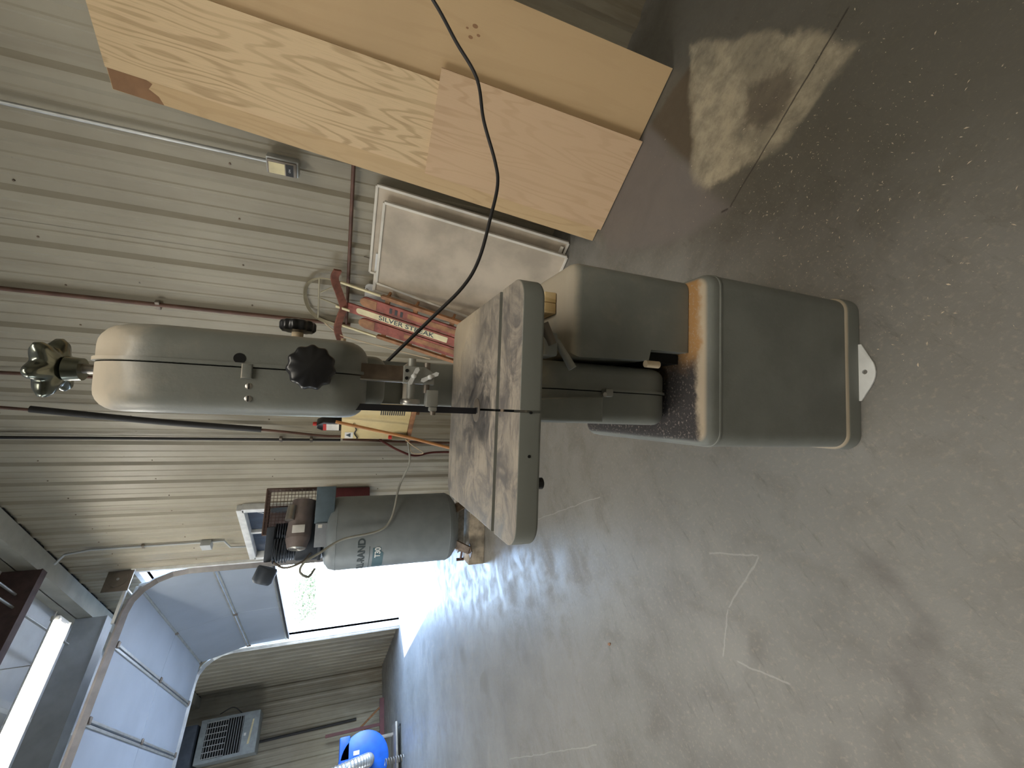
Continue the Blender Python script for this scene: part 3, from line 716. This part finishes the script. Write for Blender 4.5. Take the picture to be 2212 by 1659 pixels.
for a,b in (((-.172,-.01,sz(1.47)),(.155,-.01,sz(1.46))),((.0,-.012,sz(1.455)),(0,-.02,sz(1.32))),((.05,-.012,sz(1.45)),(.15,-.006,sz(1.35))),((-.185,-.0,sz(1.42)),(-.176,-.0,sz(1.1)))):
    cyl('loop_brace',a,b,.005,M_loop,sled,n=8)
tube('pull_rope',[(-.185,-.01,sz(1.45)),(-.25,-.02,sz(1.33)),(-.255,-.02,sz(1.22)),(-.235,-.02,sz(1.0)),(-.21,-.015,sz(.7))],.0035,M_cream,sled)
for z in (1.15,.95,.72):
    pass
# white plastic pieces behind the sled
pc=empty('paper_card',(-1.70,2.555,.50),0,'white card standing behind the sled by the wall','card')
prism('card_sheet',rrect(-.10,.06,0,.64,.03),'y',0,.004,M_white,pc,smooth=False); pc.location=(-1.76,2.545,.55)
# ------------------------------------------------------------------ wall pipes and conduit
def wpipe(name,pts,r,mat,label,cat='pipe',group=None,straps=()):
    t=empty(name,pts[0],0,label,cat,group); p0=Vector(pts[0])
    tube('pipe_run',[tuple(Vector(p)-p0) for p in pts],r,mat,t,n=10,sm=False)
    for s in straps:
        c=Vector(s)-p0; box('pipe_strap',(c.x-.03,c.x+.03,c.y-.012,c.y+.016,c.z-.012,c.z+.012),M_dsteel,t,bev=.003)
    return t
wpipe('wall_pipe',[(-.60,2.545,1.30),(-2.08,2.545,1.298)],.011,M_pipe,'brown pipe running level along the wall behind the sled and panels')
wpipe('wall_pipe',[(-2.07,2.543,1.27),(-2.06,2.543,4.03)],.013,M_pipe,'reddish brown vertical pipe on the wall above the sled',straps=[(-2.07,2.545,2.4)])
wpipe('wall_pipe',[(-3.475,2.543,1.30),(-3.48,2.543,4.03)],.012,M_hose,'thin dark vertical pipe on the wall above the beige cabinet',straps=[(-3.476,2.545,1.55),(-3.476,2.545,1.8)])
wpipe('wall_pipe',[(-2.76,2.543,1.2),(-2.77,2.543,4.03)],.012,M_pipe,'dark pipe rising behind the top handwheel of the saw')
tag(tube('wall_pipe',[(-3.45,2.535,1.28),(-3.49,2.535,.6),(-3.5,2.535,.02)],.013,M_pipe,n=10),'brown pipe dropping from behind the beige cabinet to the floor','pipe')
cd=wpipe('conduit',[(-1.03,2.54,1.72),(-1.03,2.54,4.03)],.0105,M_galv,'grey metal conduit dropping down the wall to the switch box','conduit')
sb=empty('switch_box',(-1.03,2.52,1.645),0,'small grey outdoor switch box with a cream face on the wall','switch box')
box('box_body',(-.042,.042,-.022,.035,-.078,.072),M_galv,sb,bev=.006); box('box_lid',(-.038,.034,-.034,-.022,-.07,.066),M_dsteel,sb,bev=.004)
box('cream_label',(-.034,.022,-.0355,-.034,-.015,.058),M_creamp,sb); box('dark_plate',(-.034,.024,-.036,-.034,-.055,-.020),M_dark,sb)
me=text_mesh('ON',.012,.0003); me.transform(Matrix.Rotation(R(90),4,'X')); o=link('lettering',me,M_white,sb,smooth=False); o.location=(-.006,-.0365,-.038)
# small nails and studs on the wall by the pipe
for i,(x,z,l) in enumerate(((-1.52,1.21,.05),(-1.76,1.20,.05),(-2.02,1.12,.04))):
    tag(cyl('nail',(x,2.58,z),(x+.03,2.52,z-.03),.003,M_dsteel,n=6),['bent nail in the wall above the white framed panel','bent nail in the wall just left of the panel tops','bent nail in the wall low behind the sled'][i],'nail','nails in the wall')
# hanging hose
hs=empty('air_hose',(-3.1,2.50,3.9),0,'dark hose hanging down the wall, thick sleeved upper part, thin brown end','hose')
def rel(pts,o): return [tuple(Vector(p)-o.location) for p in pts]
tube('hose_line',rel([(-3.02,2.50,4.03),(-3.09,2.50,3.34),(-3.21,2.50,2.6),(-3.28,2.50,1.92),(-3.35,2.50,1.48),(-3.36,2.50,1.30)],hs),.011,M_pipe,hs)
tube('hose_sleeve',rel([(-3.083,2.50,3.33),(-3.20,2.50,2.6),(-3.275,2.50,1.93)],hs),.024,M_hose,hs,n=12)
# ------------------------------------------------------------------ shelf with beige cabinet
sh=empty('wall_shelf',(-2.84,2.40,.75),0,'brown wooden wall shelf with triangular bracket carrying the beige cabinet','shelf')
box('shelf_board',(-.235,.27,-.16,.15,-.025,.012),M_wood,sh,bev=.002)
prism('shelf_bracket',[(-.15,-.025),(.14,-.025),(.14,-.33),(.10,-.33)],'x',.16,.185,M_wood,sh)
box('shelf_cleat',(-.2,.25,.12,.145,-.12,-.025),M_wood,sh)
cb=empty('dryer_cabinet',(-2.84,2.38,.764),0,'beige metal cabinet box with vent grille on the brown wall shelf','cabinet')
box('cabinet_body',(-.215,.22,-.13,.12,0,.528),M_beige,cb,bev=.003)
bm=bmesh.new()
for k in range(12): a_box(bm,.112,.205,-.133,-.129,.05+.0165*k,.058+.0165*k)
finish('vent_grille',bm,M_hose,cb,smooth=False)
box('cabinet_label',(-.208,-.125,-.1315,-.1295,.435,.50),M_tape,cb)
prism('warning_mark',[(-.19,.455),(-.135,.455),(-.1625,.492)],'y',-.133,-.1315,M_text,cb,smooth=False)
tube('cabinet_cord',[(.0,-.14,.44),(-.06,-.15,.415),(-.13,-.14,.425),(-.19,-.14,.40),(-.235,-.10,.42)],.005,M_hose,cb)
box('wall_outlet',(-.275,-.225,.10,.17,.33,.46),M_dsteel,cb,bev=.004)
fb=empty('filter_bowl',(-2.985,2.218,.80),0,'small filter bottle with red cap on the cabinet front corner','filter')
lathe('bowl',[(.022,-.045),(.026,-.035),(.026,.085),(.018,.09)],(0,0,0),simple('smoky_plastic',(.20,.17,.10),.2),fb); lathe('red_cap',[(.017,.09),(.017,.115),(.01,.118)],(0,0,0),M_redlab,fb)
bt=empty('oil_bottle',(-2.955,2.33,1.292),0,'black oil bottle with red cap and white label on top of the beige cabinet','bottle')
bm=bmesh.new(); a_prism(bm,[(-.055,0),(.05,0),(.055,.01),(.055,.135),(.02,.185),(.0,.19),(-.028,.19),(-.055,.150)],'y',-.035,.035,.008,3); finish('bottle_body',bm,M_dark,bt)
lathe('bottle_cap',[(.016,.188),(.016,.215),(.012,.218)],(-.010,0,0),M_redlab,bt)
box('white_label',(-.045,.035,-.037,-.035,.02,.115),M_tape,bt); box('red_band',(-.045,.035,-.0375,-.035,.115,.14),M_redlab,bt)
jc=empty('dark_jar',(-2.86,2.38,1.292),0,'small dark jar on the cabinet behind the oil bottle','jar'); lathe('jar_body',[(.02,0),(.03,.004),(.03,.06),(.018,.075),(.018,.085)],(0,0,0),M_pump,jc)
# broom handle in front of the cabinet
bp=[(-2.70,2.08,1.36),(-2.86,2.07,.55)]
br=empty('broom',(-2.98,1.96,0),0,'orange brown broom handle leaning against the beige cabinet','broom')
tube('broom_handle',rel([(-2.775,2.205,1.335),(-2.86,2.12,.75),(-2.945,1.99,.12)],br),.0125,M_broom,br,sm=False)
box('broom_head',(-.12,.18,-.03,.05,.07,.12),M_wood,br,bev=.006)
tag(box('broom_bristles',(-.125,.185,-.035,.055,0,.07),simple('straw',(.45,.33,.15),.9),br),kind=None)
# air lines
tag(tube('air_line',[(-3.03,2.20,.75),(-3.07,2.14,.735),(-3.15,2.05,.73),(-3.28,1.92,.80),(-3.40,1.62,.90),(-3.41,1.537,1.231),(-3.408,1.441,1.389),(-3.411,1.382,1.485),(-3.433,1.325,1.509),(-3.513,1.312,1.455),(-3.60,1.40,1.42)],.009,simple('grey_hose',(.33,.33,.29),.5),n=10,k=10),'grey air hose looping from the beige cabinet to the compressor','hose')
tag(tube('air_line',[(-3.40,2.50,.95),(-3.46,2.49,.88),(-3.50,2.44,.76),(-3.56,2.42,.60),(-3.62,2.50,.40),(-3.64,2.52,.02)],.011,simple('dark_red_hose',(.16,.04,.035),.5),n=10,k=8),'dark red air hose dropping from the cabinet toward the compressor','hose')
tag(tube('air_line',[(-2.985,2.20,.78),(-2.98,2.13,.72),(-3.05,2.10,.62),(-3.12,2.15,.70),(-3.06,2.2,.735)],.004,M_cream,n=8,k=8),'thin tan tube looping under the beige cabinet','tube')
# ------------------------------------------------------------------ compressor
TX,TY,TR=-3.72,1.74,.30
cp=empty('air_compressor',(TX,TY,.15),R(0),'large grey upright tank air compressor standing on timbers by the wall','air compressor')
prof=[(.02,.075),(.12,.085),(.22,.11),(.28,.155),(.298,.19),(.30,.20),(.30,1.13),(.285,1.18),(.24,1.215),(.16,1.235),(.02,1.24)]
lathe('tank',prof,(0,0,0),M_tank,cp,n=48)
for k in (.20,1.13): lathe('weld_seam',[(.3005,k-.002),(.302,k),(.3005,k+.002)],(0,0,0),M_tank,cp,n=48)
ca=math.atan2(-TY,-TX)   # direction from tank to camera
for da in (-48,40,150,-140):
    a=ca+R(da); c=Vector((math.cos(a),math.sin(a),0)); s=Vector((-math.sin(a),math.cos(a),0))
    bm=bmesh.new(); P=[c*.20+s*.05+Vector((0,0,.14)),c*.20-s*.05+Vector((0,0,.14)),c*.30-s*.045+Vector((0,0,.005)),c*.30+s*.045+Vector((0,0,.005))]
    Q=[p+c*.008+Vector((0,0,.012)) for p in P]; A=[bm.verts.new(p) for p in P]; B=[bm.verts.new(p) for p in Q]
    bm.faces.new(A); bm.faces.new(B[::-1])
    for i in range(4): bm.faces.new((A[i],B[i],B[(i+1)%4],A[(i+1)%4]))
    finish('leg',bm,M_post,cp)
    box('leg_foot',(-.05,.05,-.045,.045,0,.008),M_post,cp,M=Matrix.Translation(c*.31)@Matrix.Rotation(a,4,'Z'))
def on_tank(me, ang, z, rad=.3015):
    """wrap a flat mesh (x right, y up) on the tank, centred on azimuth ang"""
    for v in me.vertices:
        x,y,h=v.co; t=ang+x/rad; v.co=((rad+h)*math.cos(t),(rad+h)*math.sin(t),z+y)
    return me
me=text_mesh('INGERSOLL-RAND',.078,.0006,offset=.0022); 
link('lettering',on_tank(me,ca-R(72),.93),M_text,cp,smooth=False)
def grid(w,h,dz=0,n=14,cut=0):
    me=bpy.data.meshes.new('g'); vs=[];fs=[]
    for i in range(n+1):
        for j in (0,1): vs.append((-w/2+w*i/n, -h/2+h*j if not(cut and j==0 and i>n-3) else -h/2+cut, dz))
    for i in range(n): fs.append((2*i,2*i+2,2*i+3,2*i+1))
    me.from_pydata(vs,[],fs); return me
link('badge',on_tank(grid(.24,.085,0,14,.02),ca-R(50),.80),M_badge,cp,smooth=False)
me=text_mesh('T30',.062,.0006,offset=.0015); link('badge_lettering',on_tank(me,ca-R(36),.802,.3028),M_white,cp,smooth=False)
link('accent_line',on_tank(grid(.40,.005),ca-R(62),.868),M_text,cp,smooth=False)
# frame local: c toward camera, s to the left of the picture's right
e1=Vector((math.cos(ca),math.sin(ca),0)); e2=Vector((-math.sin(ca),math.cos(ca),0)) # e2 points to picture right
MB=Matrix.Rotation(ca-math.pi/2-math.pi,4,'Z')  # local x -> ?, built below
SH=.10
def CF(r_,t,z): return e1*t+e2*(r_+SH)+Vector((0,0,z))    # right, toward camera, up
def cbox(name,r0,r1,t0,t1,z0,z1,mat,bev=.004,parent=cp):
    M=Matrix(((e2.x,e1.x,0,0),(e2.y,e1.y,0,0),(0,0,1,0),(0,0,0,1)))
    return box(name,(r0+(SH if r0>-.33 else 0),r1+(SH if r0>-.33 else 0),t0,t1,z0,z1),mat,parent,bev=bev,M=M)
cbox('top_plate',-.30,.20,-.2,.22,1.24,1.262,M_pump)
cbox('control_box',-.02,.27,.06,.24,1.155,1.30,M_bluebox)
cbox('switch_cover',-.20,-.02,.10,.25,1.15,1.29,simple('grey_switch_cover',(.28,.31,.35),.5))
cbox('switch_label',-.055,-.03,.25,.252,1.24,1.27,M_tape,0)
# motor
cyl('motor_body',CF(.17,.02,1.40),CF(-.13,.10,1.42),.092,M_motor,cp,n=28)
bm=bmesh.new(); a_cyl(bm,CF(-.13,.10,1.42),CF(-.20,.12,1.422),.092,.07,28); finish('motor_fan_cover',bm,M_motor,cp)
for r in (.02,.035,.05,.064):
    bm=bmesh.new(); ax=(CF(-.20,.12,1.422)-CF(-.13,.10,1.42)).normalized(); q=ax.to_track_quat('Z','Y').to_matrix(); c=CF(-.202,.121,1.422)
    a_tube(bm,[c+q@Vector((r*math.cos(R(a)),r*math.sin(R(a)),0)) for a in range(0,361,20)],.003,6,False); finish('fan_vent',bm,M_galv,cp)
cyl('motor_capacitor',CF(.13,.10,1.48),CF(.02,.14,1.49),.035,M_steel,cp,n=18)
cbox('motor_plate',-.08,-.02,.17,.183,1.37,1.46,M_tape,.002)
# pump
bm=bmesh.new()
for k in range(9): a_lathe(bm,[(.03,0),(.095,0),(.095,.008),(.03,.008)],CF(-.20,-.05,1.44+.018*k),'z',20)
a_cyl(bm,CF(-.20,-.05,1.27),CF(-.20,-.05,1.62),.072,n=20)
finish('cylinder_fins',bm,M_pump,cp)
bm=bmesh.new()
for k in range(8): a_lathe(bm,[(.02,0),(.075,0),(.075,.007),(.02,.007)],CF(-.07,-.06,1.47+.018*k),'z',20)
finish('second_cylinder_fins',bm,M_pump,cp)
cbox('crankcase',-.30,.02,-.14,.04,1.262,1.44,M_pump,.02)
cbox('pump_head',-.29,-.02,-.13,.03,1.60,1.66,M_pump,.01)
bm=bmesh.new(); a_lathe(bm,[(.02,0),(.07,.0),(.075,.01),(.075,.10),(.06,.12),(.02,.125)],(0,0,0),'z',24)
bm.transform(Matrix.Translation(CF(-.33,.02,1.62))@Matrix.Rotation(R(70),4,e1)); finish('air_filter',bm,M_pump,cp)
for k in range(5): tube('cooling_tube',[CF(-.12,.05,1.50+.022*k),CF(-.25,.12,1.50+.022*k),CF(-.30,.05,1.50+.022*k)],.006,M_pump,cp,n=8)
tube('discharge_pipe',[CF(-.28,.05,1.60),CF(-.34,.08,1.50),CF(-.31,.08,1.38),CF(-.25,.04,1.32)],.009,M_dsteel,cp)
cyl('flywheel',CF(.10,-.13,1.50),CF(.13,-.13,1.50),.17,M_pump,cp,n=32)
# wire cage belt guard
bm=bmesh.new()
r0c,r1c,t0c,t1c,z0c,z1c=-.08,.29,-.24,-.06,1.27,1.70
def wire(a,b,r=.0028): a_cyl(bm,a,b,r,r,5)
for t in (t0c,t1c):
    for r in (r0c,r1c): wire(CF(r,t,z0c),CF(r,t,z1c),.008)
    for z in (z0c,z1c): wire(CF(r0c,t,z),CF(r1c,t,z),.008)
for r in (r0c,r1c):
    for z in (z0c,z1c): wire(CF(r,t0c,z),CF(r,t1c,z),.008)
for k in range(1,8):
    t=t0c+(t1c-t0c)*k/8; wire(CF(r1c,t,z0c),CF(r1c,t,z1c)); wire(CF(r0c,t,z1c),CF(r1c,t,z1c))
for k in range(1,14):
    r=r0c+(r1c-r0c)*k/14; wire(CF(r,t1c,z0c),CF(r,t1c,z1c),.0022)
for k in range(1,16):
    z=z0c+(z1c-z0c)*k/16; wire(CF(r0c,t1c,z),CF(r1c,t1c,z),.0022)
for k in range(1,5): z=z0c+(z1c-z0c)*k/5; wire(CF(r1c,t0c,z),CF(r1c,t1c,z),.004)
finish('belt_guard_cage',bm,M_cage,cp,smooth=False)
cbox('belt_guard_front',-.08,.16,-.25,-.245,1.27,1.70,simple('guard_sheet',(.20,.15,.15),.5,0,.2),.002)
# timbers under it
def timber(p0,ang,L,wd,h,label):
    o=box('timber',(0,L,0,wd,.0,h),simple('weathered_timber',(.42,.36,.28),.8,0,.35,12),bev=.006,smooth=True); o.location=(p0[0],p0[1],0); o.rotation_euler=(0,0,ang); tag(o,label,'timber','timbers under the compressor'); return o
ta=math.atan2(.79,.62)
timber((-3.77,1.37),ta,.92,.20,.148,'weathered grey timber under the front feet of the compressor')
timber((-4.10,1.63),ta,.92,.20,.148,'weathered timber under the rear feet of the compressor')
bl=empty('pipe_clamp',(-3.80,1.50,.149),0,'small rusty pipe fitting lying on the front timber end','fitting')
cyl('fitting_bar',(-.10,-.02,.03),(.05,.05,.03),.010,M_pipe,bl); cyl('fitting_end',(-.10,-.02,.0),(-.10,-.02,.07),.013,M_pipe,bl)
# dark box leaning behind, red box on wall
rb=empty('red_box',(-4.50,2.50,1.27),0,'dark red metal box with white labels on the wall right of the compressor','box')
box('red_box_body',(-.13,.11,-.06,.07,-.30,.16),M_fire,rb,bev=.01); box('label_plate',(-.09,-.02,-.063,-.06,-.10,-.02),M_tape,rb); box('label_plate',(-.09,-.02,-.063,-.06,.0,.06),M_tape,rb)
# junction box and wiring
jb=wpipe('wall_conduit',[(-5.6,2.48,4.00),(-5.48,2.52,3.9),(-5.46,2.545,3.7),(-5.46,2.545,2.72),(-5.46,2.545,2.50),(-5.64,2.545,2.46),(-5.66,2.545,2.25)],.012,M_greybeam,'grey conduit on the wall left of the compressor with a small junction box','conduit',straps=[(-5.46,2.545,3.25)])
c=jb.location; box('junction_box',(-5.56-c.x,-5.43-c.x,2.49-c.y,2.56-c.y,2.62-c.z,2.72-c.z),M_greybeam,jb,bev=.006)
# ------------------------------------------------------------------ ceiling light in view
fl=empty('fluorescent_fixture',(-5.44,.60,3.66),0,'lit twin tube fluorescent strip light hanging below the dark red roof beam','ceiling light')
prism('reflector',[(-.17,-.01),(-.06,.05),(.06,.05),(.17,-.01),(.165,-.014),(.06,.035),(-.06,.035),(-.165,-.014)],'y',-1.28,1.28,M_white,fl,smooth=False)
for x in (-.075,.075): cyl('tube',(x,-1.24,0.0),(x,1.24,0.0),.024,M_tube,fl)
for y in (-1.25,1.25): box('end_cap',(-.10,.10,y-.02,y+.02,-.02,.045),M_white,fl,bev=.004)
for y in (-.9,.9): cyl('hanger',(0,y,.05),(0,y,.33),.004,M_galv,fl,n=6)
# ------------------------------------------------------------------ end wall: heater, pipe, rack, dust collector
ht=empty('unit_heater',(-12.85,1.63,2.67),0,'pale hanging unit heater with louvred grille high on the end wall','heater')
box('heater_case',(-.55,.0,-.37,.37,0,1.10),simple('heater_grey',(.30,.33,.33),.5),ht,bev=.015)
box('heater_grille_back',(.001,.006,-.31,.31,.30,.98),M_black,ht)
for k in range(15): box('louvre',(.004,.03,-.31,.31,.31+.046*k,.318+.046*k),M_galv,ht,M=None)
for k in range(7): box('louvre_bar',(.006,.034,-.30+.1*k-.006,-.30+.1*k+.006,.60,.98),M_galv,ht)
prism('maker_mark',[(-.20,.14),(.22,.10),(.22,.13),(-.20,.18)],'x',.001,.008,M_creamp,ht)
box('heater_tag',(.004,.010,-.05,.0,.22,.26),M_tape,ht)
for y in (-.3,.3): cyl('hanger_rod',(-.3,y,1.1),(-.3,y,1.60),.008,M_dsteel,ht,n=8)
tube('heater_cable',[(-.1,.36,.35),(.0,.50,.55),(-.1,.44,.80)],.010,M_hose,ht)
box('duct_box',(-.6,.1,-.6,.30,1.14,1.45),M_pump,ht,bev=.01)
tag(cyl('flue_pipe',(-13.615,1.53,.62),(-13.615,1.50,2.72),.028,M_hose),'dark pipe standing against the end wall below the heater','pipe')
tr=empty('wood_rack',(-13.25,1.4,0),0,'reddish wooden rack standing at the end wall beside the dust collector','rack')
box('rack_post',(-.03,.03,-.03,.03,.0,.10),M_fire,tr)
box('rack_post',(-.03,.03,-.14,-.08,.10,1.30),M_fire,tr); box('rack_foot',(-.05,.05,-.75,.40,0,.10),M_fire,tr); tube('rack_brace',[(0,-.1,.55),(0,.22,.10)],.022,M_wood,tr,sm=False); tube('rack_brace',[(0,-.12,.5),(0,-.42,.10)],.022,M_wood,tr,sm=False)
dc=empty('dust_collector',(-10.3,.55,0),0,'blue dust collector blower with flexible foil duct at the left edge','dust collector')
bm=bmesh.new(); a_lathe(bm,[(.10,-.14),(.40,-.14),(.43,-.12),(.43,.12),(.40,.14),(.10,.14)],(-.25,.0,.62),'x',36); finish('blower_housing',bm,M_blue,dc)
box('blower_outlet',(-.39,-.11,.05,.40,.86,1.04),M_blue,dc,bev=.02)
box('housing_label',(-.108,-.104,.10,.16,.70,.80),M_tape,dc)
bm=bmesh.new(); P=smooth_path([(-.08,-.02,.56),(.10,-.02,.58),(.22,-.06,.85),(.20,-.12,1.25),(.15,-.2,1.9)],14); prev=None; up=Vector((0,1,0))
for i,p in enumerate(P):
    t=(P[min(i+1,len(P)-1)]-P[max(i-1,0)]).normalized(); up=(up-t*up.dot(t)).normalized(); s=t.cross(up); rr=.105 if i%2 else .095
    ring=[bm.verts.new(p+(up*math.cos(2*math.pi*j/20)+s*math.sin(2*math.pi*j/20))*rr) for j in range(20)]
    if prev:
        for j in range(20): bm.faces.new((prev[j],prev[(j+1)%20],ring[(j+1)%20],ring[j]))
    prev=ring
finish('flex_duct',bm,M_foil,dc,angle=20)
lathe('duct_clamp',[(.108,-.01),(.112,-.01),(.112,.01),(.108,.01)],(.21,-.10,1.10),M_steel,dc)
cyl('blower_motor',(-.40,0,.62),(-.62,0,.62),.12,M_dark,dc); 
box('collector_base',(-.55,.25,-.42,.42,.06,.10),M_dsteel,dc,bev=.01)
boxes('collector_stand',[(-.36,-.32,-.3,-.26,.1,.35),(-.36,-.32,.26,.3,.1,.35),(-.18,-.14,-.3,-.26,.1,.35),(-.18,-.14,.26,.3,.1,.35)],M_dsteel,dc)
for x,y in ((-.5,-.36),(-.5,.36),(.2,-.36),(.2,.36)): lathe('caster',[(.01,-.015),(.04,-.015),(.04,.015),(.01,.015)],(x,y,.04),M_hose,dc,axis='y',n=16)
bs2=empty('coil_spring',(-9.75,.42,0),0,'short coiled hose section standing on the floor beside the dust collector','coil')
bm=bmesh.new(); a_tube(bm,[(.045*math.cos(k*.7),.045*math.sin(k*.7),.01+.0045*k) for k in range(70)],.008,6,False); finish('coil',bm,M_dsteel,bs2)

# ------------------------------------------------------------------ scattered wood chips
bm=bmesh.new()
def chip(x,y,s):
    a=random.random()*6.28; l=s*random.uniform(.6,2.2); wd=s*random.uniform(.3,.8); h=s*.25
    c,s_=math.cos(a),math.sin(a)
    vs=[bm.verts.new((x+c*u-s_*v,y+s_*u+c*v,z)) for u,v,z in ((-l/2,0,.0003),(0,-wd/2,h),(l/2,0,.0003),(0,wd/2,h*1.4))]
    bm.faces.new(vs)
for k in range(3000):
    if k<1300: x,y=random.gauss(-.20,.17),random.gauss(1.0,.28)
    elif k<1900: x,y=random.gauss(.15,.3),random.gauss(1.1,.4)
    else: x,y=random.uniform(-2.2,.5),random.uniform(-.4,2.2)
    p=Vector((x,y)); lx=p.x*LX.x+p.y*LX.y; ly=p.x*LY.x+p.y*LY.y
    if -.08<lx<.35 and .67<ly<1.22: continue
    if y>2.0: continue
    chip(x,y,random.choice((.0012,.0018,.0022,.003,.005,.0015)) if k<1900 else random.choice((.001,.0015,.002)))
tag(finish('wood_chips',bm,simple('pale_chips',(.50,.42,.32),.8,0,.3,60),smooth=False),'pale wood chips and sawdust crumbs scattered over the dirty floor beside the saw stand','wood chips',kind='stuff')
tag(prism('dry_leaf',[(-.012,0),(-.004,.006),(.012,.003),(.014,-.003),(0,-.008)],'z',0.0005,.004,M_wood),'small brown leaf lying alone on the open floor','leaf').location=(-2.07,.31,0)

# small pieces that belong to a part become its sub-parts
def under(thing, part, names):
    p=[c for c in thing.children if c.name.split('.')[0]==part]
    if not p: return
    for c in list(thing.children):
        if c.name.split('.')[0] in names: reparent(c,p[0])
under(saw,'guide_bracket',('bracket_hole','wing_nut','upper_guide_pin','lower_guide_pin','thrust_bearing'))
under(saw,'table_top',('miter_slot','throat_plate','blade_gap','levelling_pin','screw_hole','under_knob'))
under(saw,'upper_wheel_housing',('side_bolt','side_cap','front_hole','side_knob_nut'))
under(saw,'upper_wheel_cover',('cover_clip',))
under(saw,'blade_shield',('shield_catch','catch_pin'))
under(cp,'tank',('weld_seam','lettering','accent_line','badge'))
under(cp,'motor_body',('motor_fan_cover','fan_vent','motor_plate','motor_capacitor'))
under(cp,'crankcase',('cylinder_fins','second_cylinder_fins','pump_head','air_filter'))
under(sled,'center_slat',('cream_stripe','lettering'))
under(sled,'steering_bar',('steering_strap',))
under(cb,'cabinet_body',('vent_grille','cabinet_label','warning_mark'))
under(bt,'bottle_body',('white_label','red_band'))
under(ht,'heater_case',('heater_grille_back','maker_mark','heater_tag'))
under(dc,'blower_housing',('blower_outlet','housing_label'))
